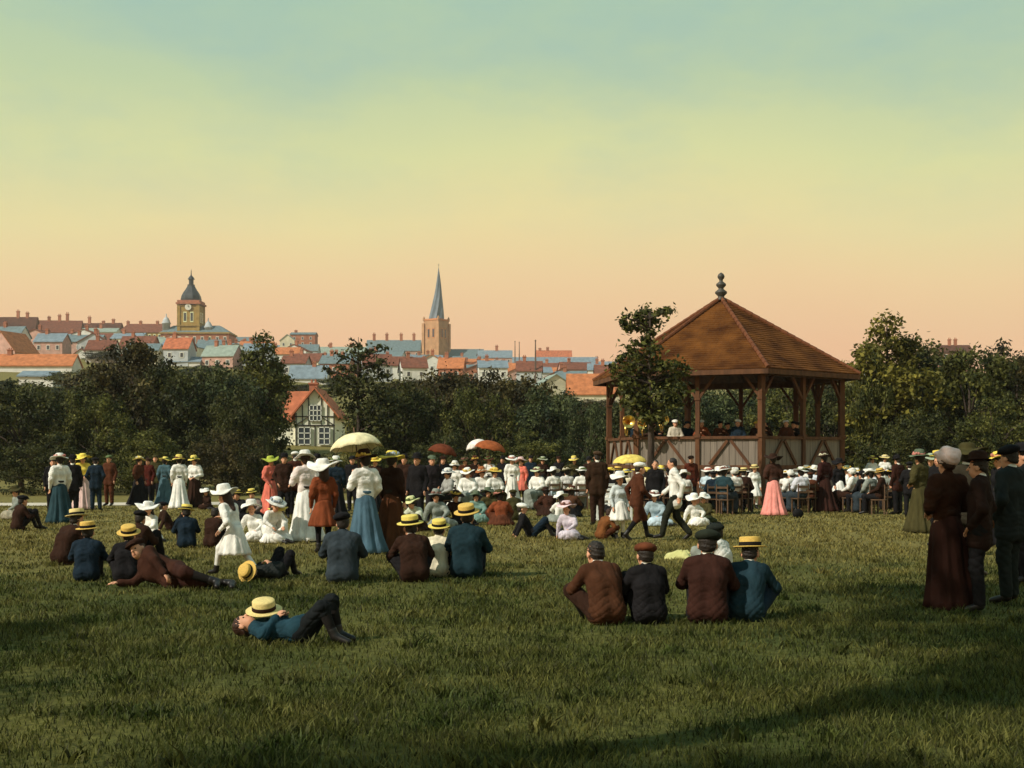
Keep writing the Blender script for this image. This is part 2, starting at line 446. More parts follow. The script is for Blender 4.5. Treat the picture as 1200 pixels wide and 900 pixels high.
def house(label, px0, px1, ridge, eave, D, wall, roof, axis='x', depth=8.0, chim=(), nwin=(0, 0), yaw=0.0, chm=WBRICK, frame=FRAMEW, group=None, base=None, winh=1.5):
    """gabled house; ridge/eave are rows of the photo at distance D"""
    s = F / D
    w = (px1 - px0) / s
    X = gx((px0 + px1) / 2, D)
    zb = terrain(X, D + depth / 2) - 1.2
    zb = min(zb, terrain(X, D) - 0.4)
    ze, zr = gz(eave, D), gz(ridge, D + (depth / 2 if axis == 'x' else 0))
    if ze < zb + 2.2: zb = ze - 2.2
    he, hr = ze - zb, zr - zb
    root = empty('house', (X, D + depth / 2, zb), R(yaw))
    tag(root, label, 'house', group)
    hw, hd = w / 2, depth / 2
    m = MB().box((0, 0, he / 2), (w, depth, he))
    if axis == 'x':
        for sx in (-1, 1):
            m.add([(sx * hw, -hd, he), (sx * hw, hd, he), (sx * hw, 0, hr)], [(0, 1, 2)])
    else:
        for sy in (-1, 1):
            m.add([(-hw, sy * hd, he), (hw, sy * hd, he), (0, sy * hd, hr)], [(0, 1, 2)])
    m.build('wall', wall, root)
    ov = 0.3
    r = MB()
    th = 0.22
    if axis == 'x':
        k = (hr - he) / hd
        A = [(-hw - ov, -hd - ov, he - ov * k), (hw + ov, -hd - ov, he - ov * k), (hw + ov, 0, hr), (-hw - ov, 0, hr), (-hw - ov, hd + ov, he - ov * k), (hw + ov, hd + ov, he - ov * k)]
    else:
        k = (hr - he) / hw
        A = [(-hw - ov, hd + ov, he - ov * k), (-hw - ov, -hd - ov, he - ov * k), (0, -hd - ov, hr), (0, hd + ov, hr), (hw + ov, hd + ov, he - ov * k), (hw + ov, -hd - ov, he - ov * k)]
    B = [(x, y, z + th) for x, y, z in A]
    r.add(A + B, [(3, 2, 1, 0), (6, 7, 8, 9), (2, 3, 4, 5), (9, 8, 11, 10), (0, 1, 7, 6), (4, 10, 11, 5), (1, 2, 8, 7), (2, 5, 11, 8), (0, 6, 9, 3), (3, 9, 10, 4)] if axis == 'x'
          else [(3, 2, 1, 0), (6, 7, 8, 9), (2, 3, 4, 5), (9, 8, 11, 10), (0, 1, 7, 6), (4, 10, 11, 5), (1, 2, 8, 7), (2, 5, 11, 8), (0, 6, 9, 3), (3, 9, 10, 4)])
    ro = r.build('roof', roof, root)
    for cpx, ctop in chim:
        cx = max(-hw + 0.6, min(hw - 0.6, gx(cpx, D) - X)) if axis == 'x' else 0.0
        zc = gz(ctop, D + hd) - zb
        cw = max(0.9, 3.2 / s)
        cz = hr - 0.5
        put('chimney', _chm, chm, ro, loc=(cx, 0.0, cz), sc=(cw, 0.9, max(0.8, (zc - cz) / 1.1)))
    nx, ny = nwin
    for j in range(ny):
        for i in range(nx):
            wx = -hw + w * (i + 0.5) / nx
            wz = he - 1.1 - winh / 2 - j * (winh + 1.3)
            if wz < 0.9: continue
            window(root, wx, -hd - 0.02, wz, min(1.1, w / nx * 0.6), winh, frame)
    return root

house('long dark terrace with many stacks at the far end of the skyline', -70, 40, 372, 388, 610, WBROWN, ROOFDK, chim=[(-50, 364), (-10, 366), (17, 364), (28, 366)], nwin=(10, 1), depth=9)
house('dark roofed block with paired stacks on the skyline', 41, 92, 376, 389, 620, WBROWN, ROOFBRN, chim=[(66, 369), (75, 367), (54, 371)], nwin=(6, 1), depth=9, yaw=5)
house('low dark brown roofed row next to the hall on the skyline', 93, 140, 379, 389, 640, WBROWN, ROOFDK, chim=[(101, 371), (118, 376), (130, 374)], nwin=(6, 1), depth=9, yaw=-4)
house('white gabled cottage with slate roof below the dark terrace', 30, 52, 390, 404, 440, WWHITE, SLATEB, 'y', 10, nwin=(2, 2))
house('white house with pale slate roof beside the gabled cottage', 53, 78, 392, 402, 450, WWHITE, SLATEB, 'x', 8, nwin=(3, 2))
house('orange gabled house at the town edge beside white cottages', -14, 27, 388, 412, 340, WPINK, ROOFORG, 'y', 10, nwin=(2, 1), yaw=-18)
house('brown roofed row climbing the hill below the dark terrace', 62, 128, 391, 404, 500, WGREY, ROOFBRN, 'x', 9, chim=[(80, 386), (110, 387)], nwin=(7, 1))
house('long low house with orange roof over pale wall', -30, 84, 416, 428, 255, WWHITE, ROOFORG, 'x', 6, chim=[(5, 409)], nwin=(9, 1))
house('blue roofed white shed beneath the long orange roof', 22, 62, 436, 441, 205, WWHITE, SLATEB, 'x', 5, nwin=(3, 1))
house('white fronted shop row with green shutters left of the yellow block', 94, 136, 385, 389, 560, WWHITE, SLATEG, 'x', 8, nwin=(6, 1), chim=[(115, 379)])
house('pale cottage with low brown roof among the tree tops', 84, 106, 409, 417, 360, WWHITE, ROOFBRN, 'y', 8, nwin=(2, 1))
house('grey stone warehouse below the domed hall', 196, 262, 404, 409, 450, WGREY, SLATE, 'x', 10, nwin=(7, 2))
house('low house with maroon roof below the domed hall', 178, 221, 406, 417, 420, WGREY, ROOFBRN, 'x', 8, nwin=(4, 1))
house('white cottage with small slate roof beside grey warehouse', 198, 234, 419, 424, 330, WWHITE, SLATEB, 'x', 6, nwin=(4, 1))
house('house with small red roof and twin chimneys right of the hall', 262, 291, 404, 413, 470, WPINK, ROOFRED, 'x', 8, chim=[(267, 398), (284, 397)], nwin=(3, 1))
house('pale cottage with broad orange roof beside poplar', 249, 296, 417, 430, 380, WCREAM, ROOFORG, 'x', 7, nwin=(4, 1))
house('square block with brick red upper storey and flat slate roof', 340, 369, 390, 392, 600, WBRICK, SLATE, 'x', 9, chim=[(345, 387)], nwin=(3, 2))
house('tan gabled house behind the square brick block', 328, 345, 392, 399, 560, WCREAM, SLATEG, 'y', 9, nwin=(2, 2))
house('low slate roofed house under the square brick block', 345, 372, 404, 411, 520, WGREY, SLATE, 'x', 7, nwin=(3, 1))
house('house with orange brown roof above the blue roofed one', 331, 371, 415, 426, 430, WPINK, ROOFORG, 'x', 7, nwin=(4, 1))
house('white walled house with bright blue roof above the lodge', 339, 382, 429, 443, 280, WWHITE, SLATEB, 'x', 6, nwin=(4, 1), chim=[(366, 424)])
house('terrace with sage green slate roof left of the church', 368, 428, 407, 418, 540, WCREAM, SLATEG, 'x', 8, chim=[(386, 402), (410, 402)], nwin=(7, 1))
house('large slate roofed building with four red stacks left of church', 429, 492, 399, 411, 640, WPINK, SLATE, 'x', 12, chim=[(437, 391), (452, 391), (469, 391), (484, 391)], nwin=(8, 2))
house('pale house with teal slate roof below the four stacks', 448, 488, 420, 432, 440, WWHITE, SLATE, 'x', 7, nwin=(5, 1))
house('grey roofed house at the foot of the church tower', 484, 528, 424, 433, 470, WPINK, SLATE, 'x', 7, nwin=(5, 1), chim=[(515, 418)])
house('orange brick range along the churchyard', 526, 578, 421, 424, 520, WPINK, ROOFORG, 'x', 6, nwin=(8, 1))
house('pink washed cottage under the churchyard range', 536, 566, 428, 434, 400, WPINK, SLATE, 'x', 6, nwin=(4, 1))
house('white gabled cottage beside pink washed cottage', 563, 582, 427, 438, 380, WWHITE, ROOFBRN, 'y', 7, nwin=(2, 1))
house('cottage with hot orange roof near the tall masts', 583, 620, 426, 437, 390, WPINK, ROOFORG, 'x', 7, chim=[(590, 421)], nwin=(4, 1))
house('long shed with pale blue roof right of the masts', 601, 700, 419, 430, 500, WWHITE, SLATEB, 'x', 9, nwin=(10, 1))
house('distant hall with low red roof on the far ridge', 628, 670, 411, 420, 690, WBRICK, ROOFRED, 'x', 9, chim=[(633, 408), (642, 407)], nwin=(5, 1))
house('distant row with slate roof behind the long blue shed', 560, 600, 411, 419, 680, WPINK, SLATEB, 'x', 9, chim=[(582, 405)], nwin=(5, 1))
house('row with pink end wall below the long blue shed', 632, 692, 431, 436, 420, WPINK, ROOFORG, 'x', 7, nwin=(7, 1))
house('mint green gabled house beside broad orange roof', 627, 668, 439, 452, 265, WCREAM, SLATEG, 'y', 7, nwin=(2, 1), yaw=14)
house('pale house with broad orange roof near the bandstand', 666, 726, 439, 461, 250, WCREAM, ROOFORG, 'x', 7, nwin=(5, 1))
house('far slate roofed row beyond the bandstand eaves', 690, 760, 424, 431, 600, WGREY, SLATEB, 'x', 8, nwin=(8, 1), chim=[(700, 418), (740, 418)])
house('chimneyed house above the dark wood on the right', 1104, 1140, 405, 412, 460, WBROWN, ROOFDK, 'x', 8, chim=[(1117, 397), (1124, 397)], nwin=(4, 1))
# more rows that fill the slope between the streets
walls = [WWHITE, WPINK, WCREAM, WGREY, WBRICK]; roofs = [ROOFRED, SLATE, SLATEB, ROOFORG, SLATEG, ROOFBRN]
wn_ = {0: 'white', 1: 'pink brick', 2: 'cream', 3: 'grey stone', 4: 'red brick'}; rn_ = {0: 'red tiled', 1: 'teal slate', 2: 'blue slate', 3: 'orange tiled', 4: 'green slate', 5: 'brown tiled'}
k = 0
for D, p0, p1, stp in ((330, 100, 700, 46), (370, -60, 700, 50), (460, 80, 720, 50), (410, -40, 690, 58), (560, 270, 720, 52), (660, 260, 640, 60), (640, 700, 1020, 62)):
    p = p0
    while p < p1:
        wd = stp * random.uniform(0.62, 0.85)
        s = F / D; X = gx(p + wd / 2, D)
        he = random.uniform(4.0, 7.0); zb = terrain(X, D + 3.5) - 1.2
        ev = Y0 - (zb + he - HC) * s; hr = random.uniform(2.0, 3.2)
        rd = Y0 - (zb + he + hr - HC) * F / (D + 3.5)
        wi, ri = random.choice([0, 0, 1, 2, 3, 3, 4]), random.choice([0, 1, 1, 2, 2, 3, 4, 5, 5])
        wh = next(t_ for u_, t_ in ((130, 'under the dark terrace'), (300, 'below the market hall'), (430, 'above the lodge'), (565, 'around the church'), (720, 'near the masts'), (2000, 'beyond the bandstand')) if p + wd / 2 < u_)
        house('small %s house with %s roof %s' % (wn_[wi], rn_[ri], wh), p, p + wd, rd, ev, D, walls[wi], roofs[ri], 'x' if random.random() < 0.7 else 'y', 7,
              chim=[(p + wd * 0.3, rd - 1.6 * s)], nwin=(max(2, int(wd / s / 2.6)), 1), yaw=random.uniform(-14, 14), group='small houses in the hillside streets')
        p += stp; k += 1

# domed market hall
def market_hall():
    D = 600.0; s = F / D
    X = gx(222, D); zb = terrain(X, D + 8) - 2
    root = empty('market_hall', (X, D + 8, zb))
    tag(root, 'brick market hall with yellow clock tower and dark dome on the hill', 'building')
    lx = lambda px: gx(px, D) - X
    lz = lambda py: gz(py, D) - zb
    # right wing
    x0, x1 = lx(188), lx(268)
    m = MB().box(((x0 + x1) / 2, 0, lz(391) / 2), (x1 - x0, 16, lz(391)))
    m.build('wall', WBRICK, root)
    MB().box(((x0 + x1) / 2, 0, lz(391) + 0.35), (x1 - x0 + 1.2, 17.2, 0.7)).build('cornice', WYEL, root)
    hz = lz(391) + 0.7
    top = lz(380)
    vs = [(x0 - .4, -8.4, hz), (x1 + .4, -8.4, hz), (x1 + .4, 8.4, hz), (x0 - .4, 8.4, hz), (x0 + 5, -2, top), (x1 - 6, -2, top), (x1 - 6, 2, top), (x0 + 5, 2, top)]
    put('roof', newmesh('roof', vs, [(3, 2, 1, 0), (0, 1, 5, 4), (1, 2, 6, 5), (2, 3, 7, 6), (3, 0, 4, 7), (4, 5, 6, 7)]), SLATE, root)
    for i in range(9):
        window(root, x0 + (x1 - x0) * (i + .5) / 9, -8.02, lz(391) - 3.2, 1.5, 3.6, FRAMEY if i % 3 == 0 else FRAMEW)
    # left yellow wing with tall windows
    xa, xb = lx(136), lx(187.6)
    MB().box(((xa + xb) / 2, 1.5, lz(389) / 2), (xb - xa, 13, lz(389))).build('wall', WYEL, root)
    ht = lz(389)
    vs = [(xa - .4, -5.4, ht), (xb, -5.4, ht), (xb, 8.4, ht), (xa - .4, 8.4, ht), (xa + 3, 1.5, lz(377)), (xb, 1.5, lz(377))]
    rf = put('roof', newmesh('roof', vs, [(3, 2, 1, 0), (0, 1, 5, 4), (1, 2, 5), (2, 3, 4, 5), (3, 0, 4)]), ROOFBRN, root)
    for px in (143, 158, 178):
        put('chimney', _chm, WBRICK, rf, loc=(lx(px), 1.5, lz(377) - 1.2), sc=(1.3, 1.1, 2.4))
    for i in range(9):
        window(root, xa + (xb - xa) * (i + .5) / 9, -5.02, lz(389) - 2.6, 1.35, 3.8, FRAMEY)
    # small domed turrets
    for px, py in ((192.5, 369), (242, 374)):
        t = MB()
        zt = lz(py)
        t.lathe([(2.0, hz), (2.0, zt - 4.2), (2.3, zt - 4.1), (2.3, zt - 3.6), (2.0, zt - 3.4), (1.7, zt - 2.2), (1.0, zt - 1.1), (0.35, zt - 0.6), (0.25, zt + 0.6), (0.02, zt + 1.2)], 12, Matrix.Translation((lx(px), -4.5, 0)))
        t.build('turret', WGREY, root, True)
    # tower
    tx = lx(220); hw = 5.3
    ty = -1.5
    tw = MB().box((tx, ty, lz(357) / 2), (2 * hw, 2 * hw, lz(357)))
    for sx in (-1, 1):
        for sy in (-1, 1):
            tw.box((tx + sx * (hw - .4), ty + sy * (hw - .4), lz(356) / 2), (1.5, 1.5, lz(356)))
    to = tw.build('tower', WYEL, root)
    for i in (-1, 1):
        window(to, tx + i * 1.7, ty - hw - .03, lz(371), 1.7, 5.2, FRAMEY)
        window(to, tx + hw + .03, ty + i * 1.7, lz(371), 1.7, 5.2, FRAMEY, R(90))
    MB().box((tx, ty, lz(381)), (2 * hw + 1.1, 2 * hw + 1.1, 0.6)).build('string_course', WYEL, to)
    MB().box((tx, ty, lz(356) + .45), (2 * hw + 1.8, 2 * hw + 1.8, 0.9)).box((tx, ty, lz(354) + .6), (2 * hw + .6, 2 * hw + .6, 1.2)).build('cornice', WBRICK, to)
    z0 = lz(352) + .4
    clk = MB().lathe([(1.6, 0), (1.6, .2)], 20, Matrix.Translation((tx, ty - hw - .45, lz(359.5))) @ Matrix.Rotation(R(90), 4, 'X')).build('clock_face', FRAMEW, to)
    MB().bar((0, -.3, 0), (0, -.3, 1.1), .16, .08, (1, 0, 0)).bar((0, -.3, 0), (.7, -.3, .3), .16, .08).build('clock_hands', LEAD, clk, loc=(tx, ty - hw - .45, lz(359.5)))
    dm = [(hw - .2, z0), (hw - .1, z0 + 1.0), (hw - .5, z0 + 2.6), (hw - 1.3, z0 + 4.2), (hw - 2.4, z0 + 5.8), (hw - 3.2, z0 + 7.2), (hw - 3.5, z0 + 8.0)]
    MB().lathe(dm, 8, Matrix.Translation((tx, ty, 0)) @ Matrix.Rotation(R(22.5), 4, 'Z')).build('dome', LEAD, to)
    zl = z0 + 8.0
    MB().lathe([(1.9, zl), (1.9, zl + .4), (1.2, zl + .5), (1.2, zl + 3.0), (1.8, zl + 3.1), (1.6, zl + 3.6), (.9, zl + 4.5), (.3, zl + 5.2), (.18, zl + 7.2), (.02, zl + 8.4)], 10, Matrix.Translation((tx, ty, 0))).build('lantern', LEAD, to)
market_hall()

# church with the twisted spire
def church():
    D = 700.0; s = F / D
    X = gx(510.5, D); zb = terrain(X, D + 6) - 2
    root = empty('church', (X, D + 6, zb))
    tag(root, 'stone church with tall twisted leaning spire on square tower', 'church')
    lz = lambda py: gz(py, D) - zb
    hw = 6.2
    ST = mat('sandstone', (0.45, 0.25, 0.13), 0.9, 0.2, 0.3, 0.2, 3)
    STR = mat('sandstone', (0.55, 0.22, 0.09), 0.9, 0.2, 0.3, 0.2, 3)
    ang = R(-32)
    tm = MB().box((0, 0, lz(375) / 2), (2 * hw * .86, 2 * hw * .86, lz(375)), None)
    for sx in (-1, 1):
        for sy in (-1, 1):
            tm.box((sx * hw * .86, sy * hw * .86, lz(378) / 2), (1.6, 1.6, lz(378)))
            tm.lathe([(.75, lz(375)), (.75, lz(372)), (.05, lz(369.5))], 6, Matrix.Translation((sx * hw * .84, sy * hw * .84, 0)))
    tw = tm.build('tower', ST, root)
    tw.rotation_euler = (0, 0, ang)
    MB().box((0, 0, lz(375) + .5), (2 * hw * .9, 2 * hw * .9, 1.0)).build('parapet', STR, tw)
    for i in range(6):
        for a_ in range(4):
            pass
    for a_ in range(4):
        mm = Matrix.Rotation(R(90 * a_), 3, 'Z')
        for i in (-1, 1):
            p = mm @ Vector((i * 1.7, -hw * .86 - .03, 0))
            w = window(tw, p.x, p.y, lz(390), 1.7, 6.0, STR, R(90 * a_))
    # spire: eight sides, twisting and leaning
    z0, z1 = lz(374.5), lz(311)
    vs, fs = [], []
    N = 22
    for i in range(N + 1):
        t_ = i / N
        z = z0 + (z1 - z0) * t_
        r_ = 4.7 * (1 - t_) ** 1.05 + 0.06
        cx = 1.5 * math.sin(t_ * 2.4) * (1 - .15 * t_) * .55 + 0.9 * t_
        for k_ in range(16):
            a_ = 2 * math.pi * k_ / 16 + t_ * 0.85
            rr = r_ * (1.0 if k_ % 2 == 0 else 0.86)
            vs.append((cx + rr * math.cos(a_), rr * math.sin(a_), z))
    for i in range(N):
        for k_ in range(16):
            fs.append((i * 16 + k_, i * 16 + (k_ + 1) % 16, (i + 1) * 16 + (k_ + 1) % 16, (i + 1) * 16 + k_))
    sp = put('spire', newmesh('spire', vs, fs), mat('lead_spire', (0.13, 0.16, 0.19), 0.55, 0.25, 0.25, 0.25, 2), root)
    cx = 1.5 * math.sin(2.4) * .85 * .55 + .9
    MB().bar((cx, 0, z1 - .2), (cx, 0, z1 + 2.0), .16, .16, (1, 0, 0)).bar((cx - .6, 0, z1 + 1.2), (cx + .6, 0, z1 + 1.2), .14, .14).build('weathervane', LEAD, sp)
    # nave to the right
    x0, x1 = gx(524, D) - X, gx(566, D) - X
    he, hr = lz(421), lz(408)
    m = MB().box(((x0 + x1) / 2, 3, he / 2), (x1 - x0, 12, he))
    for sx in (x0, x1): m.add([(sx, -3, he), (sx, 9, he), (sx, 3, hr)], [(0, 1, 2)])
    m.build('nave_wall', ST, root)
    k_ = (hr - he) / 6
    A = [(x0 - .2, -3.5, he - .5 * k_), (x1 + .3, -3.5, he - .5 * k_), (x1 + .3, 3, hr), (x0 - .2, 3, hr), (x0 - .2, 9.5, he - .5 * k_), (x1 + .3, 9.5, he - .5 * k_)]
    B = [(x, y, z + .3) for x, y, z in A]
    put('nave_roof', newmesh('nave_roof', A + B, [(3, 2, 1, 0), (6, 7, 8, 9), (2, 3, 4, 5), (9, 8, 11, 10), (0, 1, 7, 6), (4, 10, 11, 5), (1, 2, 8, 7), (2, 5, 11, 8), (0, 6, 9, 3), (3, 9, 10, 4)]), SLATE, root)
    for i in range(6):
        window(root, x0 + (x1 - x0) * (i + .5) / 6, -3.02, he - 2.6, 1.4, 2.8, STR)
    # cross gable (transept)
    gxx = gx(562, D) - X
    m = MB().box((gxx, -4, he / 2 - .6), (7, 6, he - 1.2)).add([(gxx - 3.5, -7, he - 1.2), (gxx + 3.5, -7, he - 1.2), (gxx, -7, hr - .8)], [(0, 1, 2)])
    m.build('transept_wall', ST, root)
    A = [(gxx - 3.8, 3, he - 1.6), (gxx - 3.8, -7.3, he - 1.6), (gxx, -7.3, hr - .6), (gxx, 3, hr - .6), (gxx + 3.8, 3, he - 1.6), (gxx + 3.8, -7.3, he - 1.6)]
    B = [(x, y, z + .3) for x, y, z in A]
    put('transept_roof', newmesh('transept_roof', A + B, [(3, 2, 1, 0), (6, 7, 8, 9), (2, 3, 4, 5), (9, 8, 11, 10), (0, 1, 7, 6), (4, 10, 11, 5), (1, 2, 8, 7), (2, 5, 11, 8), (0, 6, 9, 3), (3, 9, 10, 4)]), SLATEB, root)
church()

MASTM = mat('weathered_mast', (0.12, 0.08, 0.06), 0.8, 0.3, 2, 0.1)
for px, top, D, lab in ((603.5, 401, 420, 'thin dark mast left of its close twin above the orange roofs'), (608.5, 402, 425, 'thin dark mast right of its close twin above the orange roofs'), (627.5, 400, 330, 'taller lone mast beside the mint green gabled house')):
    X = gx(px, D); zb = terrain(X, D) - .3
    zt = gz(top, D)
    r_ = 0.16 if D > 400 else 0.2
    m = MB().tube([(0, 0, 0), (0, 0, (zt - zb) * .6), (0, 0, zt - zb)], [r_ * 1.6, r_ * 1.2, r_ * .7], 8).lathe([(r_ * 1.1, zt - zb), (r_ * 1.3, zt - zb + .2), (.02, zt - zb + .5)], 8)
    r0 = empty('mast', (X, D, zb)); tag(r0, lab, 'mast', 'tall masts rising over the town')
    m.build('pole', MASTM, r0)

# half timbered lodge among the trees
def lodge():
    D = 120.0; s = F / D
    X = gx(369, D); zb = terrain(X, D + 3) - 0.3
    root = empty('lodge', (X, D, zb), R(0))
    tag(root, 'half timbered white lodge with red roof between the trees', 'house')
    lx = lambda px: gx(px, D) - X
    lz = lambda py: gz(py, D) - zb
    x0, x1 = lx(346), lx(392.5); ap = lz(456); e = lz(484); dep = 7.0
    TIM = mat('black_timber', (0.02, 0.016, 0.012), 0.8, 0.3, 5, 0.2)
    PLA = mat('plaster', (0.80, 0.78, 0.62), 0.9, 0.12, 1.5, 0.2)
    xm = (x0 + x1) / 2
    m = MB().box((xm, dep / 2, e / 2), (x1 - x0, dep, e))
    m.add([(x0, 0, e), (x1, 0, e), (xm, 0, ap)], [(0, 1, 2)]).add([(x0, dep, e), (x1, dep, e), (xm, dep, ap)], [(0, 1, 2)])
    m.build('wall', PLA, root)
    k_ = (ap - e) / (xm - x0)
    def slab(sgn, name):
        xo = (x0 if sgn < 0 else x1) + sgn * .45
        zo = e - .45 * k_
        A = [(xo, -.5, zo), (xm, -.5, ap), (xm, dep, ap), (xo, dep, zo)]
        B = [(x, y, z + .22) for x, y, z in A]
        return put(name, newmesh(name, A + B, [(0, 1, 2, 3), (7, 6, 5, 4), (0, 4, 5, 1), (1, 5, 6, 2), (2, 6, 7, 3), (3, 7, 4, 0)]), ROOFRED, root)
    slab(-1, 'roof'); slab(1, 'roof')
    # left wing: roof slope facing the camera side
    wl0 = lx(322)
    MB().box(((wl0 + x0) / 2 - .02, 3.2, e * .5 - .3), (x0 - wl0, 5.5, e - .6)).build('wing_wall', PLA, root)
    A = [(wl0 - .3, 0.05, e - .9), (x0 + 1.9, 0.05, e - .9), (x0 + 1.9, 3.2, ap - .25), (wl0 - .3, 3.2, ap - .25), (wl0 - .3, 6.3, e - .9), (x0 + 1.9, 6.3, e - .9)]
    B = [(x, y, z + .22) for x, y, z in A]
    put('wing_roof', newmesh('wing_roof', A + B, [(3, 2, 1, 0), (6, 7, 8, 9), (2, 3, 4, 5), (9, 8, 11, 10), (0, 1, 7, 6), (4, 10, 11, 5), (1, 2, 8, 7), (2, 5, 11, 8), (0, 6, 9, 3), (3, 9, 10, 4)]), ROOFRED, root)
    # timbers, each its own piece
    def beam(a, b, w=.16):
        w *= .62
        MB().bar(a, b, w, .10, (0, 1, 0)).build('timber', TIM, root)
    beam((x0, -.04, e - .35), (x1, -.04, e - .35)); beam((x0, -.05, e - 1.25), (x1, -.05, e - 1.25), .2)
    for i in range(7):
        x = x0 + .1 + (x1 - x0 - .2) * i / 6
        if abs(x - xm) > .6: beam((x, -.06, e - 1.25), (x, -.06, e + min(x - x0, x1 - x) * k_ - .1), .13)
    for sg in (-1, 1):
        beam((xm + sg * (x1 - xm) * .95, -.08, e - 1.2), (xm + sg * .75, -.08, e - .45), .11)
        beam((xm + sg * (x1 - xm + .3), -.3, e - .25), (xm, -.3, ap + .02), .2)
        beam((xm + sg * (x1 - xm - .09), -.07, 0), (xm + sg * (x1 - xm - .09), -.07, e - 1.3), .18)
    beam((xm, -.07, 0), (xm, -.07, e - 1.3), .16)
    def win(x, z, w, h, nx, ny):
        wo_ = MB().box((x, -.1, z), (w, .1, h)).build('window', PANE, root)
        fr = MB()
        for i in range(nx + 1): fr.box((x - w / 2 + w * i / nx, -.17, z), (.09, .06, h + .09))
        for j in range(ny + 1): fr.box((x, -.175, z - h / 2 + h * j / ny), (w + .09, .05, .09))
        fr.build('frame', FRAMEW, wo_)
    win(xm + .05, e + .0, 1.15, 1.55, 3, 3)
    win(xm - 1.05, e - 2.3, 1.2, 1.7, 2, 3); win(xm + .95, e - 2.3, 1.1, 1.7, 2, 3)
    put('chimney', _chm, WBRICK, root, loc=(xm - .9, 4.6, ap - .6), sc=(.8, .8, 1.5))
lodge()

# ------------------------------------------------------------------ trees
BARK = mat('bark', (0.05, 0.035, 0.025), 0.95, 0.35, 6, 0.8, 14, (1, 1, 0.25), bdist=0.05)
LEAF = {  # second colour paints lit highlights on clumps, first their shaded dark
    'dark': leafmat('leaf_dark', (0.02, 0.027, 0.009), (0.085, 0.085, 0.02), 0.35, 0.25, 5.0),
    'brown': leafmat('leaf_brown', (0.024, 0.022, 0.009), (0.105, 0.082, 0.024), 0.35, 0.25, 5.0),
    'green': leafmat('leaf_green', (0.024, 0.034, 0.01), (0.15, 0.145, 0.03), 0.35, 0.3, 5.0),
    'teal': leafmat('leaf_teal', (0.02, 0.032, 0.016), (0.095, 0.11, 0.036), 0.35, 0.25, 5.0),
    'yellow': leafmat('leaf_yellow', (0.035, 0.042, 0.01), (0.26, 0.22, 0.038), 0.35, 0.35, 5.0),
}
def leaves(cent, rad, per, size, seed, flat=0.75, soft=False):
    g = np.random.default_rng(seed)
    P, Nn = [], []
    for c, r_ in zip(cent, rad):
        k_ = max(6, int(per * (r_ / np.mean(rad)) ** 2))
        d = g.normal(size=(k_, 3)); d /= np.linalg.norm(d, axis=1)[:, None]
        rr = r_ * (g.random(k_) ** 0.45) * (1 + .25 * g.normal(size=k_))
        if soft: rr = r_ * np.abs(g.normal(size=k_)) * .95
        p = np.asarray(c) + d * rr[:, None] * np.array([1, 1, flat])
        P.append(p); Nn.append(d)
    P = np.concatenate(P); Nn = np.concatenate(Nn)
    nb = len(P)
    nrm = Nn * 0.7 + g.normal(size=(nb, 3)) * 0.7 + np.array([0, 0, 0.45])
    nrm /= np.linalg.norm(nrm, axis=1)[:, None]
    a = np.cross(nrm, g.normal(size=(nb, 3))); a /= np.linalg.norm(a, axis=1)[:, None]
    bb = np.cross(nrm, a)
    sz = size * (0.6 + 0.8 * g.random(nb))[:, None]
    V = np.zeros((nb, 4, 3))
    V[:, 0] = P - a * sz; V[:, 1] = P + bb * sz * .55 - nrm * sz * .15; V[:, 2] = P + a * sz; V[:, 3] = P - bb * sz * .55 - nrm * sz * .15
    return V.reshape(-1, 3), np.arange(nb * 4).reshape(-1, 4)

def make_tree(seed, h=1.0, shape='round', base=0.12, ncl=70, per=150, size=0.016):
    """unit-height tree; crown radius about 0.45"""
    g = np.random.default_rng(seed)
    cent, rad = [], []
    ph = g.random(6) * 6.28
    for i in range(ncl):
        for _ in range(50):
            p = g.uniform(-1, 1, 3)
            r_ = np.linalg.norm(p)
            if 0.35 < r_ < 1: break
        az_ = math.atan2(p[1], p[0])
        lob = 1 + .16 * math.sin(3 * az_ + ph[0]) + .12 * math.sin(5 * az_ + ph[1] + p[2] * 3) + .1 * math.sin(4 * p[2] + ph[2])
        if shape == 'round': q = np.array([p[0] * .46 * lob, p[1] * .46 * lob, base + (p[2] * .5 + .5) * (.93 - base) * (1 + .05 * math.sin(2 * az_ + ph[3]))])
        elif shape == 'bush': q = np.array([p[0] * .6 * lob, p[1] * .6 * lob, .04 + (abs(p[2]) ** .8) * .84 * (1 + .08 * math.sin(3 * az_ + ph[3]))])
        elif shape == 'tall':
            zz = p[2] * .5 + .5
            w_ = .27 * (1 - .55 * zz ** 1.5)
            q = np.array([p[0] * w_ * lob, p[1] * w_ * lob, base + zz * (.97 - base)])
        elif shape == 'cone':
            zz = (p[2] * .5 + .5)
            w_ = .40 * (1 - zz) ** .8 + .03
            q = np.array([p[0] * w_ * lob, p[1] * w_ * lob, base + zz * (.98 - base)])
        cent.append(q); rad.append(g.uniform(.07, .13) * (0.8 if shape in ('tall', 'cone') else 1.0))
    cent = np.array(cent); rad = np.array(rad)
    V, Q = leaves(cent, rad, per, size, seed + 5)
    cm = newmesh('crown', V, Q)
    tm = MB()
    pts = [(0, 0, -.02), (.006, .004, .12), (-.008, .006, .3), (.01, -.008, .5), (0, .01, .72)]
    tm.tube(pts, [.034, .026, .02, .013, .004], 8)
    idx = g.choice(len(cent), min(16, len(cent)), replace=False)
    for i in idx:
        c = cent[i]
        z0 = max(.1, min(.6, c[2] * .55))
        mid = (c[0] * .45, c[1] * .45, (z0 + c[2]) * .5 + .03)
        tm.tube([(0, 0, z0), mid, tuple(c)], [.011, .007, .0025], 5)
    return cm, tm.mesh('trunk', True)
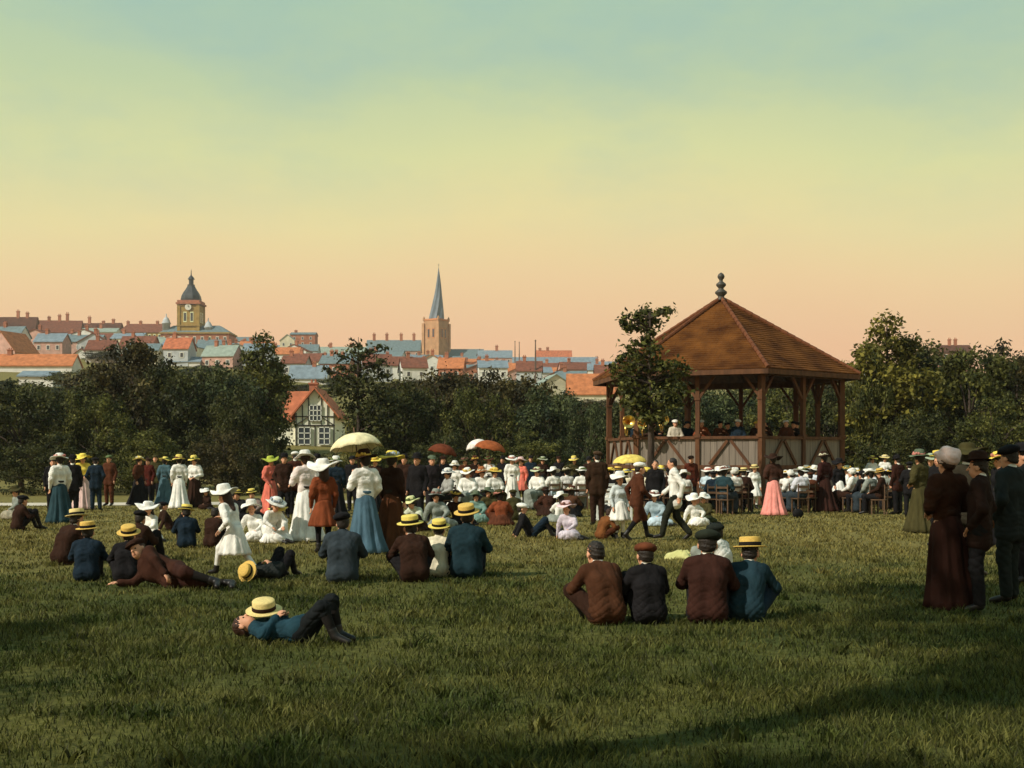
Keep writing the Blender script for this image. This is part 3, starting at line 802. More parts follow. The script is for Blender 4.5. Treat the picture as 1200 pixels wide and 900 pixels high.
TREES = {
    'round': [make_tree(s_, shape='round') for s_ in (1, 2, 3, 4)],
    'bush': [make_tree(s_, shape='bush', ncl=80, per=140) for s_ in (11, 12, 13)],
    'tall': [make_tree(s_, shape='tall', ncl=60, per=140, size=.014) for s_ in (21, 22)],
    'cone': [make_tree(31, shape='cone', ncl=70, per=110, size=.013)],
}
_tc = 0
def tree(px, top, Y, wpx, shape, leaf, label, group='trees behind the crowd', name='park_tree', sink=0.0):
    global _tc
    X = gx(px, Y); z0 = terrain(X, Y)
    h = gz(top, Y) - z0
    cm, tm = TREES[shape][_tc % len(TREES[shape])]; _tc += 1
    nat = {'round': .98, 'bush': 1.25, 'tall': .5, 'cone': .75}[shape]
    sx = (wpx * Y / F) / nat
    root = empty(name, (X, Y, z0 - .02), random.uniform(0, 6.28))
    root.scale = (sx, sx, h)
    tag(root, label, 'tree' if 'tree' in name else 'shrub', group)
    put('trunk', tm, BARK, root); put('crown', cm, LEAF[leaf], root)
    return root

T = tree
T(-70, 420, 60, 170, 'round', 'dark', 'dark broad tree beyond the left end of the path')
T(25, 442, 57, 125, 'round', 'dark', 'nearly black rounded tree at the left end of the path')
T(80, 432, 62, 125, 'round', 'dark', 'dark tree standing behind the white bloused woman')
T(152, 394, 64, 140, 'round', 'brown', 'tall dark brownish tree rising below the market hall')
T(112, 446, 56, 110, 'bush', 'green', 'mid green bushy tree in front of the tall brownish one')
T(208, 418, 62, 125, 'round', 'dark', 'dark tree right of the tall brownish one')
T(256, 418, 63, 140, 'round', 'teal', 'bluish green tree below the grey warehouse')
T(308, 391, 66, 78, 'tall', 'green', 'slender poplar shaped tree left of the lodge')
T(276, 440, 58, 100, 'bush', 'dark', 'dark bushy tree at the foot of the slender poplar')
T(60, 505, 53, 120, 'bush', 'dark', 'low black green shrub behind the yellow shawled woman', 'shrubs along the path', 'shrub')
T(170, 492, 53, 120, 'bush', 'green', 'low green shrub behind the brown dressed women', 'shrubs along the path', 'shrub')
T(262, 496, 53, 110, 'bush', 'brown', 'low brownish shrub behind the straw hatted women in white', 'shrubs along the path', 'shrub')
T(306, 508, 55, 50, 'bush', 'dark', 'low dark shrub left of the lodge door', 'shrubs along the path', 'shrub')
T(418, 482, 62, 50, 'bush', 'yellow', 'yellowish bush beside the lodge gable', 'shrubs along the path', 'shrub')
T(472, 436, 62, 115, 'round', 'dark', 'dark tree right of the ragged fir')
T(512, 430, 66, 130, 'round', 'brown', 'brownish tree under the church tower')
T(556, 440, 60, 105, 'bush', 'green', 'green bushy tree right of the church tower')
T(592, 427, 66, 130, 'round', 'brown', 'olive brown tree below the twin masts')
T(648, 447, 63, 110, 'round', 'teal', 'bluish tree in front of the mint green house')
T(690, 458, 60, 80, 'bush', 'teal', 'teal green bush at the corner of the bandstand')
T(520, 500, 55, 110, 'bush', 'dark', 'low dark shrub behind the brown parasols', 'shrubs along the path', 'shrub')
T(620, 500, 56, 110, 'bush', 'green', 'low green shrub left of the bandstand base', 'shrubs along the path', 'shrub')
T(368, 522, 57, 90, 'bush', 'dark', 'low dark hedge shrub before the lodge windows', 'shrubs along the path', 'shrub')
T(430, 500, 56, 80, 'bush', 'green', 'low green shrub behind the cream parasol', 'shrubs along the path', 'shrub')
T(740, 462, 66, 120, 'round', 'dark', 'dark tree seen through the left bandstand bays')
T(800, 455, 66, 110, 'round', 'teal', 'bluish tree seen behind the brass players')
T(862, 448, 68, 110, 'round', 'teal', 'soft green tree framed by the middle bandstand bay')
T(925, 450, 66, 110, 'round', 'green', 'green tree framed by the right bandstand bay')
T(980, 445, 64, 100, 'round', 'dark', 'dark tree behind the right bandstand corner')
T(1040, 370, 58, 115, 'tall', 'yellow', 'tall yellow green tree right of the bandstand roof')
T(1020, 405, 57, 80, 'bush', 'green', 'leafy green tree at the foot of the tall yellow green one')
T(1088, 396, 60, 125, 'round', 'dark', 'dark tree between the tall yellow green one and the wood')
T(1135, 396, 58, 140, 'round', 'green', 'broad green tree beneath the chimneyed skyline house')
T(1192, 394, 60, 140, 'round', 'brown', 'brownish tree at the end of the wood by the bystanders')
T(1270, 395, 58, 130, 'round', 'dark', 'dark tree farther along behind the bystanders')
T(1075, 470, 52, 120, 'bush', 'dark', 'dark shrub behind the olive dressed woman', 'shrubs along the path', 'shrub')
T(1165, 460, 52, 130, 'bush', 'green', 'green shrub behind the dark coated bystanders', 'shrubs along the path', 'shrub')
T(985, 500, 58, 100, 'bush', 'dark', 'dark shrub behind the seated row right of the bandstand', 'shrubs along the path', 'shrub')
second = [(-20, 448, 95, 110, 'left of the long orange roof'), (45, 446, 92, 100, 'below the blue roofed shed'), (110, 425, 100, 110, 'below the white shop row'), (190, 428, 105, 110, 'below the grey warehouse'), (240, 432, 95, 100, 'below the maroon roof'), (285, 430, 110, 90, 'beside the slender poplar'),
          (470, 438, 98, 90, 'below the four red stacks'), (535, 440, 100, 100, 'below the orange churchyard range'), (575, 438, 96, 90, 'below the white gabled cottage'), (622, 450, 105, 90, 'before the mint green house'), (680, 462, 92, 90, 'below the broad orange roof'),
          (760, 466, 95, 90, 'behind the brass players'), (840, 452, 100, 100, 'behind the middle bandstand bay'), (905, 446, 105, 100, 'behind the right bandstand bay'), (960, 440, 100, 100, 'behind the right corner post'), (1085, 412, 100, 110, 'behind the tall yellow green tree'), (1160, 408, 100, 130, 'below the chimneyed skyline house')]
for i, (px, top, Y, w_, wh) in enumerate(second):
    T(px, top, Y, w_ * 1.25, 'round', ('dark', 'green', 'brown', 'teal')[i % 4], 'rounded tree of the farther row ' + wh, 'second row of park trees')
hill = [(10, 445, 170), (60, 452, 160), (100, 432, 190), (150, 425, 230), (185, 428, 210), (225, 430, 230), (270, 436, 200), (330, 448, 190), (360, 450, 200), (400, 440, 250), (455, 448, 240), (500, 444, 260), (540, 446, 250), (600, 444, 270), (645, 462, 200), (700, 466, 190), (120, 412, 330), (240, 428, 300), (300, 428, 330), (420, 430, 400), (520, 436, 400), (800, 452, 240), (880, 450, 240), (960, 446, 240), (1040, 440, 240)]
for i, (px, top, Y) in enumerate(hill):
    T(px, top, Y, 5200 / Y ** .8 * 1.1, 'round', ('dark', 'teal', 'green', 'brown')[i % 4], 'small round garden tree on the hillside ' + next(t_ for u_, t_ in ((70, 'by the blue roofed shed'), (130, 'under the brown roofed row'), (200, 'left of the grey warehouse'), (290, 'under the orange roof by the poplar'), (380, 'just above the lodge'), (470, 'above the ragged fir'), (530, 'under the church'), (620, 'by the twin masts'), (720, 'by the broad orange roof'), (2000, 'beyond the bandstand')) if px < u_), 'garden trees on the hillside')

# ragged fir
def clump_tree(name, label, px0, Y, clumps, trunk, leaf, per, size, group=None, seed=3, dep=0.5):
    X = gx(px0, Y)
    root = empty(name, (X, Y, 0)); tag(root, label, 'tree', group)
    g = np.random.default_rng(seed)
    cent = [(gx(px, Y) - X, g.uniform(-dep, dep), gz(py, Y)) for px, py, r_ in clumps]
    rad = [r_ * Y / F for px, py, r_ in clumps]
    V, Q = leaves(cent, rad, per, size, seed, .62, True)
    put('crown', newmesh('crown', V, Q), LEAF[leaf], root)
    m = MB()
    top = gz(trunk, Y)
    r0 = .018 * top + .02
    m.tube([(0, 0, -.05), (.03, .02, top * .35), (-.03, 0, top * .7), (0, 0, top)], [r0, r0 * .75, r0 * .45, .012], 8)
    for c in cent:
        z0 = max(.3 * top, min(top * .95, c[2] - .35 * abs(c[0])))
        m.tube([(0, 0, z0), (c[0] * .5, c[1] * .5, (z0 + c[2]) / 2 + .05), c], [r0 * .35, r0 * .22, .01], 5)
    m.build('trunk', BARK, root, True)
fir = [(410, 396, 3), (409, 404, 4), (412, 412, 6), (422, 407, 6), (404, 420, 8), (424, 418, 9), (436, 412, 6), (447, 408, 5), (455, 410, 4), (415, 430, 12), (438, 428, 10), (449, 424, 7), (401, 432, 7), (392, 440, 8), (384, 434, 6), (378, 431, 4),
       (408, 448, 14), (430, 445, 14), (450, 440, 10), (398, 458, 12), (420, 462, 16), (442, 460, 15), (410, 478, 14), (435, 480, 16), (455, 470, 14), (425, 498, 18), (448, 496, 16), (412, 512, 12), (440, 515, 16), (460, 505, 14)]
clump_tree('fir_tree', 'ragged dark fir with outstretched boughs right of the lodge', 420, 58, fir, 395, 'dark', 170, .10, 'trees behind the crowd', 5, .9)
# young tree in front of the bandstand
yt = [(760, 364, 9), (775, 366, 9), (786, 364, 6), (748, 368, 9), (733, 377, 7), (742, 381, 9), (757, 377, 13), (768, 374, 11), (730, 374, 5), (762, 390, 8), (758, 398, 9), (745, 404, 7), (736, 412, 9), (728, 420, 9), (722, 428, 8), (748, 416, 11), (764, 412, 11), (758, 428, 13), (772, 430, 11), (742, 430, 12), (785, 428, 9), (797, 426, 8),
      (732, 440, 9), (748, 444, 14), (766, 446, 15), (784, 442, 13), (799, 438, 9), (740, 458, 13), (758, 462, 15), (776, 462, 14), (792, 456, 11), (734, 470, 9), (750, 476, 13), (768, 478, 13), (784, 474, 11), (756, 488, 11), (770, 490, 8), (800, 452, 8), (730, 452, 9), (745, 468, 11), (790, 468, 9), (762, 500, 8), (806, 430, 6), (716, 436, 5)]
clump_tree('young_tree', 'slim young tree with open leafy clumps before the bandstand', 762, 37.8, yt, 362, 'green', 130, .085, None, 9, .6)

# unseen trees added beside and behind the spectator to shade the near lawn
SHT = make_tree(77, shape='round', base=.5, ncl=110, per=260, size=.010)
for x, y, h_, w_, lab in ((-14.5, 3.2, 9.5, 8.0, 'broad tree at the spectator\'s left casting shade on the lawn corner'), (-9.0, -2.6, 12.5, 7.5, 'tall unseen tree added behind the spectator to shade the near lawn'), (-4.6, 3.4, 18.0, 8.5, 'very tall unseen elm added left of the spectator to shade the bystanders')):
    cm, tm = SHT
    r0 = empty('park_tree', (x, y, -.02), x); r0.scale = (w_ / .98, w_ / .98, h_)
    tag(r0, lab, 'tree', 'added shade trees near the spectator')
    put('trunk', tm, BARK, r0); put('crown', cm, LEAF['green'], r0)

# ------------------------------------------------------------------ bandstand
def bandstand():
    D = 46.0
    cx = gx(845, D)
    root = empty('bandstand', (cx, D, 0))
    tag(root, 'hexagonal timber bandstand with brown tiled roof and ball finial', 'bandstand')
    TIMB = mat('brown_timber', (0.10, 0.040, 0.015), 0.75, 0.4, 5, 0.3, 14, (1, 1, .2))
    BOARD = mat('weathered_boards', (0.20, 0.165, 0.13), 0.85, 0.25, 4, 0.3, 16, (1, 1, .15))
    TILE = mat('roof_tiles', (0.095, 0.031, 0.008), 0.9, 0.45, 1.3, 0.4, 14, col2=(0.12, 0.045, 0.010), spec=.1)
    HIP = mat('hip_tiles', (0.13, 0.042, 0.014), 0.85, 0.25, 5, 0.2)
    a0 = R(-90 + 8)
    def pt(k_, r_, z=0.0):
        a_ = a0 + k_ * R(60)
        return Vector((r_ * math.cos(a_), r_ * math.sin(a_), z))
    RP, RR = 4.5, 5.15
    zfl, zrail, zev, zap = 1.66, 2.36, 4.72, 7.72
    # base and deck
    m = MB()
    vs = [pt(k_, RP - .12, 0) for k_ in range(6)] + [pt(k_, RP - .12, zfl) for k_ in range(6)]
    m.add(vs, [tuple(range(5, -1, -1)), tuple(range(6, 12))] + [(k_, (k_ + 1) % 6, 6 + (k_ + 1) % 6, 6 + k_) for k_ in range(6)])
    m.build('deck', BOARD, root)
    for k_ in range(6):
        A, B = pt(k_, RP), pt(k_ + 1, RP)
        d = (B - A).normalized(); L = (B - A).length; nrm = Vector((d.y, -d.x, 0))
        rot = Matrix((d, nrm, Vector((0, 0, 1)))).transposed()
        e = rot.to_euler()
        # vertical boards of the parapet
        nb = 20
        bm_ = bpy.data.meshes.get('board') or MB().box((0, 0, zrail / 2 - .02), (1, .03, zrail - .06)).mesh('board')
        for i in range(nb):
            p = A + d * L * (i + .5) / nb - nrm * (.02 + random.uniform(-.006, .006))
            put('board', bm_, BOARD, root, loc=p, rot=e, sc=(L / nb - .012, 1, 1))
        # rails
        for z, h_ in ((zrail, .10), (1.32, .13), (.12, .16)):
            MB().bar(A + Vector((0, 0, z)) + nrm * .02, B + Vector((0, 0, z)) + nrm * .02, .13 if z == zrail else .09, h_).build('rail', TIMB, root)
        # posts: corner and middle
        for q, w_ in ((A, .19), (A + d * L / 2, .15)):
            pm = MB().box((0, 0, (zev - .05) / 2), (w_, w_, zev - .05)).box((0, 0, zrail + .06), (w_ + .08, w_ + .08, .12)).box((0, 0, zev - 1.0), (w_ + .05, w_ + .05, .08))
            put('post', pm.mesh('post'), TIMB, root, loc=q, rot=e)
        # diagonal struts on the parapet, in pairs leaning to the top of each half bay
        for hb in range(2):
            s0, s1 = A + d * L * (.5 * hb), A + d * L * (.5 * hb + .5)
            mid = (s0 + s1) / 2
            for en in (s0, s1):
                w_ = (en - mid) * .62
                MB().bar(mid + Vector((0, 0, zrail - .1)) + nrm * .045 + w_ * .08, mid + w_ + Vector((0, 0, 1.3 + .12)) + nrm * .045, .10, .05, nrm).build('strut', TIMB, root)
        # knee braces under the eaves
        for q, dirs in ((A, (1,)), (A + d * L / 2, (1, -1)), (B, (-1,))):
            for sg in dirs:
                MB().bar(q + Vector((0, 0, zev - .95)) + d * sg * .06, q + d * sg * .62 + Vector((0, 0, zev - .16)), .09, .10, nrm).build('brace', TIMB, root)
        MB().bar(A + Vector((0, 0, zev - .08)), B + Vector((0, 0, zev - .08)), .16, .22).build('wall_plate', TIMB, root)
        # fascia
        EA, EB = pt(k_, RR), pt(k_ + 1, RR)
        MB().bar(EA + Vector((0, 0, zev - .10)), EB + Vector((0, 0, zev - .10)), .05, .17).build('fascia', TIMB, root)
        # rafters under the roof
        for i in range(1, 8):
            q = EA + (EB - EA) * i / 8
            f_ = 1 - abs(i / 8 - .5) * 2
            up_ = q * (1 - min(.97, f_)) if False else q * .12 * 0
            tgt = q * (0.06 + .9 * (1 - f_) * .0)
            MB().bar(q * .985 + Vector((0, 0, zev - .06)), q * .10 + Vector((0, 0, zev + (zap - zev) * .9 - .1)), .07, .10).build('rafter', TIMB, root)
    # roof: lapped tile courses with a slight bell cast at the eaves
    nc = 34
    def prof(t_): return RR * (1 - t_) + .02, zev - .0 + (zap - zev) * t_
    for k_ in range(6):
        m = MB()
        for i in range(nc):
            t0, t1 = i / nc, min(1, (i + 1.25) / nc)
            r0, z0 = prof(t0); r1, z1 = prof(t1)
            A, B = pt(k_, r0, z0), pt(k_ + 1, r0, z0)
            C_, D_ = pt(k_ + 1, r1, z1), pt(k_, r1, z1)
            w_ = (B - A).length
            nt_ = max(1, int(w_ / .19))
            off = .5 * (i % 2)
            xs = sorted(set([0.0, 1.0] + [min(1, max(0, (j + off) / nt_)) for j in range(nt_ + 1)]))
            for j in range(len(xs) - 1):
                u0, u1 = xs[j] + .003 / max(w_, .05), xs[j + 1] - .003 / max(w_, .05)
                dz = .035 + random.uniform(0, .014)
                P = [A.lerp(B, u0), A.lerp(B, u1), D_.lerp(C_, u1), D_.lerp(C_, u0)]
                Pt = [P[0] + Vector((0, 0, dz)), P[1] + Vector((0, 0, dz)), P[2] + Vector((0, 0, .008)), P[3] + Vector((0, 0, .008))]
                m.add(Pt + [P[0], P[1]], [(0, 1, 2, 3), (4, 5, 1, 0)])
        o = m.build('tile_slope', TILE, root); o['kind'] = 'stuff'
        # soffit boards
        A, B = pt(k_, RR - .02, zev - .05), pt(k_ + 1, RR - .02, zev - .05)
        put('soffit', newmesh('soffit', [A, B, (0, 0, zap - .05)], [(0, 2, 1)]), TIMB, root)
        # hip tiles
        hm = bpy.data.meshes.get('hip_tile')
        if not hm:
            hm = MB().tube([(0, 0, 0), (.34, 0, 0)], [.082, .066], 8).mesh('hip_tile')
        P0, P1 = pt(k_, RR + .02, zev + .03), pt(k_, .12, zap + .03)
        dv = (P1 - P0); LL = dv.length; dv.normalize()
        q = dv.to_track_quat('X', 'Z').to_euler()
        nh = int(LL / .30)
        for i in range(nh):
            put('hip_tile', hm, HIP, root, loc=P0 + dv * LL * i / nh, rot=q)
    IRON = mat('finial_iron', (0.06, 0.055, 0.045), 0.5, 0.3, 8, 0.2)
    pr = [(.20, 0), (.24, .06), (.12, .14), (.13, .20), (.23, .30), (.23, .36), (.10, .46), (.10, .50), (.19, .60), (.19, .66), (.07, .76), (.07, .82), (.13, .90), (.14, .96), (.10, 1.04), (.02, 1.10)]
    MB().lathe(pr, 14).build('finial', IRON, root, True, loc=(0, 0, zap - .04))
    return root, cx, D, zfl
BS, BX, BY, BZ = bandstand()
# ------------------------------------------------------------------ figures: signed distance fields meshed by surface nets
def V3(*a): return np.array(a, float)
def nrm(v): v = np.asarray(v, float); return v / (np.linalg.norm(v) + 1e-9)

class Fld:
    def __init__(s): s.p = []
    def cone(s, a, b, ra, rb, k=.03): s.p.append(('c', V3(*a), V3(*b), ra, rb, k)); return s
    def ell(s, c, r, M=None, k=.03): s.p.append(('e', V3(*c), V3(*r), np.eye(3) if M is None else M, k)); return s
    def bounds(s):
        lo, hi = np.full(3, 9.), np.full(3, -9.)
        for p in s.p:
            if p[0] == 'c':
                for q, r in ((p[1], p[3]), (p[2], p[4])): lo = np.minimum(lo, q - r); hi = np.maximum(hi, q + r)
            else:
                r = max(p[2]); lo = np.minimum(lo, p[1] - r); hi = np.maximum(hi, p[1] + r)
        return lo, hi
    def mesh(s, h, cut=None, name='body', zmin=None):
        lo, hi = s.bounds(); lo = lo - 2.5 * h; hi = hi + 2.5 * h
        n = np.ceil((hi - lo) / h).astype(int) + 1
        f = np.full(n, .25, np.float32)
        ax = [lo[i] + h * np.arange(n[i]) for i in range(3)]
        for p in s.p:
            if p[0] == 'c':
                _, a, b, ra, rb, k = p
                l_, h_ = np.minimum(a - ra, b - rb), np.maximum(a + ra, b + rb)
            else:
                _, c, r, M, k = p
                l_, h_ = c - max(r), c + max(r)
            mg = k + 3 * h
            i0 = np.maximum(0, np.floor((l_ - mg - lo) / h).astype(int)); i1 = np.minimum(n, np.ceil((h_ + mg - lo) / h).astype(int) + 1)
            X, Y, Z = np.meshgrid(ax[0][i0[0]:i1[0]], ax[1][i0[1]:i1[1]], ax[2][i0[2]:i1[2]], indexing='ij')
            Q = np.stack([X, Y, Z], -1)
            if p[0] == 'c':
                ab = b - a; t = np.clip(((Q - a) @ ab) / (ab @ ab + 1e-12), 0, 1)
                d = np.linalg.norm(Q - a - t[..., None] * ab, axis=-1) - (ra + (rb - ra) * t)
            else:
                q = (Q - c) @ M
                k0 = np.linalg.norm(q / r, axis=-1); k1 = np.linalg.norm(q / (r * r), axis=-1) + 1e-9
                d = k0 * (k0 - 1) / k1
            sl = tuple(slice(i0[j], i1[j]) for j in range(3))
            g = f[sl]
            e = np.maximum(k - np.abs(g - d), 0) / k
            f[sl] = np.minimum(g, d) - e * e * k * .25
        if cut is not None:
            X, Y, Z = np.meshgrid(*ax, indexing='ij')
            for (pn, pc) in cut:
                f = np.maximum(f, X * pn[0] + Y * pn[1] + Z * pn[2] - pc)
        if zmin is not None:
            f = np.maximum(f, (zmin - ax[2])[None, None, :])
        return nets(f, lo, h, name)

def nets(f, lo, h, name):
    s = f < 0
    nx, ny, nz_ = f.shape
    cs = [(i, j, k) for i in (0, 1) for j in (0, 1) for k in (0, 1)]
    sub = lambda A, c: A[c[0]:nx - 1 + c[0], c[1]:ny - 1 + c[1], c[2]:nz_ - 1 + c[2]]
    cnt = sum(sub(s, c).astype(np.int8) for c in cs)
    act = (cnt > 0) & (cnt < 8)
    ids = np.full(act.shape, -1, np.int64); ids[act] = np.arange(act.sum())
    base = np.argwhere(act)
    fv = {c: sub(f, c)[act] for c in cs}
    acc = np.zeros((len(base), 3)); num = np.zeros(len(base))
    for c in cs:
        for a in range(3):
            if c[a] == 0:
                d = list(c); d[a] = 1; d = tuple(d)
                fa, fb = fv[c], fv[d]
                x = (fa < 0) != (fb < 0)
                t = fa[x] / (fa[x] - fb[x])
                p = np.tile(np.array(c, float), (x.sum(), 1)); p[:, a] += t
                acc[x] += p; num[x] += 1
    V = lo + h * (base + acc / num[:, None])
    Fs = []
    for a in range(3):
        b_, c_ = (a + 1) % 3, (a + 2) % 3
        s0 = np.take(s, range(0, s.shape[a] - 1), a); s1 = np.take(s, range(1, s.shape[a]), a)
        E = np.argwhere(s0 != s1)
        E = E[(E[:, b_] > 0) & (E[:, c_] > 0) & (E[:, b_] < f.shape[b_] - 1) & (E[:, c_] < f.shape[c_] - 1)]
        def cell(db, dc):
            q = E.copy(); q[:, b_] += db; q[:, c_] += dc
            return ids[q[:, 0], q[:, 1], q[:, 2]]
        q = np.stack([cell(-1, -1), cell(0, -1), cell(0, 0), cell(-1, 0)], 1)
        flip = ~s[E[:, 0], E[:, 1], E[:, 2]]
        q[flip] = q[flip][:, ::-1]
        Fs.append(q)
    Q = np.concatenate(Fs)
    Q = Q[(Q >= 0).all(1)]
    return newmesh(name, V, Q, True)

def loft(rings, n=44, nf=11, name='skirt'):
    vs = []
    for i, (cx, cy, cz, rx, ry, am) in enumerate(rings):
        for k in range(n):
            a = 2 * math.pi * k / n
            w = 1 + am * (math.sin(nf * a + .5 * math.sin(3 * a)) * .6 + .4 * math.sin((nf + 6) * a + 1.3))
            vs.append((cx + rx * w * math.cos(a), cy + ry * w * math.sin(a), cz))
    fs = [tuple(range(n))]
    for i in range(len(rings) - 1):
        for k in range(n):
            fs.append((i * n + k, (i + 1) * n + k, (i + 1) * n + (k + 1) % n, i * n + (k + 1) % n))
    fs.append(tuple((len(rings) - 1) * n + k for k in range(n - 1, -1, -1)))
    return newmesh(name, vs, fs, True)

def sym(d):
    """fill the right side from the left one"""
    for k in ('e', 'w', 'h', 'k', 'a', 't', 's'):
        if k + 'L' in d and k + 'R' not in d:
            x, y, z = d[k + 'L']; d[k + 'R'] = (-x, y, z)
    return d

POSES = {}
POSES['stand'] = sym(dict(P=(0, 0, .95), C=(0, 0, 1.25), N=(0, -.01, 1.45), H=(0, .02, 1.585), hL=(-.085, 0, .92), kL=(-.095, .02, .50), aL=(-.095, -.02, .085), tL=(-.12, .14, .035), eL=(-.235, -.04, 1.13), wL=(-.225, .06, .89)))
POSES['clasp'] = dict(POSES['stand'], eL=(-.25, -.02, 1.13), wL=(-.09, .20, 1.05), eR=(.25, -.02, 1.13), wR=(.08, .21, 1.03))
POSES['raise'] = dict(POSES['stand'], eL=(-.25, .06, 1.15), wL=(-.16, .20, 1.36), eR=(.24, -.02, 1.13), wR=(.16, .14, .93))
POSES['pocket'] = dict(POSES['stand'], eL=(-.27, -.08, 1.14), wL=(-.17, .06, .96), eR=(.27, -.08, 1.14), wR=(.17, .06, .96), kR=(.10, .06, .5), aR=(.13, .05, .085), tR=(.17, .20, .035))
POSES['walk'] = dict(POSES['stand'], C=(0, .03, 1.25), N=(0, .04, 1.45), H=(0, .08, 1.585), kL=(-.09, .20, .53), aL=(-.09, .29, .12), tL=(-.10, .44, .09), kR=(.09, -.02, .50), aR=(.09, -.30, .15), tR=(.10, -.17, .035),
                     eL=(-.25, -.13, 1.15), wL=(-.23, -.08, .92), eR=(.25, .05, 1.14), wR=(.2, .24, .98))
POSES['stride'] = dict(POSES['stand'], P=(0, 0, .90), C=(0, .10, 1.19), N=(0, .17, 1.37), H=(0, .24, 1.49), hL=(-.085, 0, .88), hR=(.085, 0, .88), kL=(-.09, .28, .58), aL=(-.09, .36, .16), tL=(-.10, .50, .14), kR=(.10, -.14, .50), aR=(.1, -.46, .17), tR=(.1, -.36, .035),
                       eL=(-.27, -.06, 1.06), wL=(-.25, .12, .92), eR=(.26, .22, 1.08), wR=(.18, .44, 1.12))
POSES['chair'] = sym(dict(P=(0, 0, .56), C=(0, -.05, .86), N=(0, -.05, 1.06), H=(0, -.015, 1.195), hL=(-.085, .03, .53), kL=(-.11, .43, .53), aL=(-.11, .40, .085), tL=(-.13, .56, .035), eL=(-.25, .02, .76), wL=(-.11, .24, .66)))
POSES['brass'] = dict(POSES['chair'], eL=(-.27, .12, .80), wL=(-.10, .34, .93), eR=(.26, .12, .80), wR=(.12, .33, .86))
POSES['knees'] = sym(dict(P=(0, 0, .13), C=(0, .05, .42), N=(0, .11, .61), H=(0, .16, .735), hL=(-.09, .03, .11), kL=(-.14, .40, .47), aL=(-.12, .57, .085), tL=(-.14, .71, .035), eL=(-.25, .20, .36), wL=(-.12, .43, .42)))
POSES['hunch'] = sym(dict(P=(0, 0, .14), C=(0, .10, .41), N=(0, .22, .57), H=(0, .30, .685), hL=(-.09, .03, .11), kL=(-.24, .36, .32), aL=(-.07, .45, .08), tL=(.05, .52, .04), eL=(-.27, .28, .34), wL=(-.10, .46, .24)))
POSES['side'] = dict(P=(0, 0, .13), C=(.05, .03, .43), N=(.09, .05, .63), H=(.10, .09, .765), hL=(-.09, .03, .11), hR=(.09, .03, .11), kL=(-.12, .38, .14), kR=(.12, .40, .12), aL=(-.36, .26, .08), aR=(-.24, .36, .07), tL=(-.50, .22, .04), tR=(-.40, .38, .04),
                     eL=(-.17, .22, .40), wL=(-.02, .36, .28), eR=(.33, -.02, .36), wR=(.38, -.06, .10))
POSES['back'] = dict(sym(dict(P=(0, 0, .12), C=(0, -.15, .38), N=(0, -.22, .56), H=(0, -.21, .695), hL=(-.09, .03, .10), kL=(-.11, .40, .30), aL=(-.11, .72, .09), tL=(-.14, .80, .21), eL=(-.29, -.27, .31), wL=(-.31, -.38, .10))), kR=(.12, .34, .44), aR=(.12, .52, .085), tR=(.13, .67, .035))
POSES['supine'] = dict(sym(dict(P=(0, 0, .12), C=(0, -.30, .125), N=(0, -.50, .15), H=(0, -.635, .155), hL=(-.09, .04, .11), kL=(-.10, .31, .43), aL=(-.10, .40, .085), tL=(-.11, .55, .035), eL=(-.28, -.30, .10), wL=(-.10, -.24, .25))), hu=(0, -1, .15), hf=(0, .15, 1), kR=(.12, .30, .38), aR=(.11, .44, .085), tR=(.12, .59, .035))
POSES['prone'] = dict(sym(dict(P=(0, 0, .12), C=(0, .29, .17), N=(0, .46, .27), H=(0, .56, .36), hL=(-.09, -.03, .11), kL=(-.13, -.43, .08), aL=(-.12, -.83, .08), tL=(-.14, -.97, .05), eL=(-.24, .45, .06), wL=(-.10, .63, .10))), hu=(0, .1, 1), hf=(0, 1, -.1))
POSES['recline'] = dict(P=(0, 0, .15), C=(0, .28, .24), N=(.0, .44, .36), H=(.0, .52, .46), hL=(0, -.03, .23), hR=(0, -.03, .09), kL=(.30, -.30, .22), kR=(.14, -.42, .09), aL=(.20, -.68, .10), aR=(.06, -.82, .07), tL=(.33, -.74, .06), tR=(.2, -.88, .04),
                        lat=(0, -.35, .93), sL=(.0, .36, .44), sR=(0, .42, .17), eL=(.17, .20, .36), wL=(.22, .03, .20), eR=(.10, .52, .05), wR=(.20, .66, .06), hf=(1, .1, .05), hu=(-.1, .4, .9))
POSES['recline'] = {k_: (-v_[0], v_[1], v_[2]) for k_, v_ in POSES['recline'].items()}
POSES['recline']['lat'] = (0, .35, -.93)
for _k in 'sewhkat':
    POSES['recline'][_k + 'L'], POSES['recline'][_k + 'R'] = POSES['recline'][_k + 'R'], POSES['recline'][_k + 'L']
POSES['kneel'] = dict(sym(dict(P=(0, 0, .36), C=(0, .16, .62), N=(0, .27, .79), H=(0, .35, .91), hL=(-.09, .02, .33), kL=(-.13, .26, .10), aL=(-.11, -.14, .08), tL=(-.11, -.26, .04), eL=(-.24, .30, .54), wL=(-.15, .50, .42))))
POSES['crawl'] = dict(sym(dict(P=(0, 0, .56), C=(0, .27, .74), N=(0, .44, .86), H=(0, .55, .95), hL=(-.09, 0, .52), kL=(-.11, .20, .22), aL=(-.10, -.16, .10), tL=(-.10, -.03, .035), eL=(-.22, .42, .62), wL=(-.16, .58, .46))), kR=(.12, .02, .2), aR=(.12, -.38, .11), tR=(.12, -.28, .04))

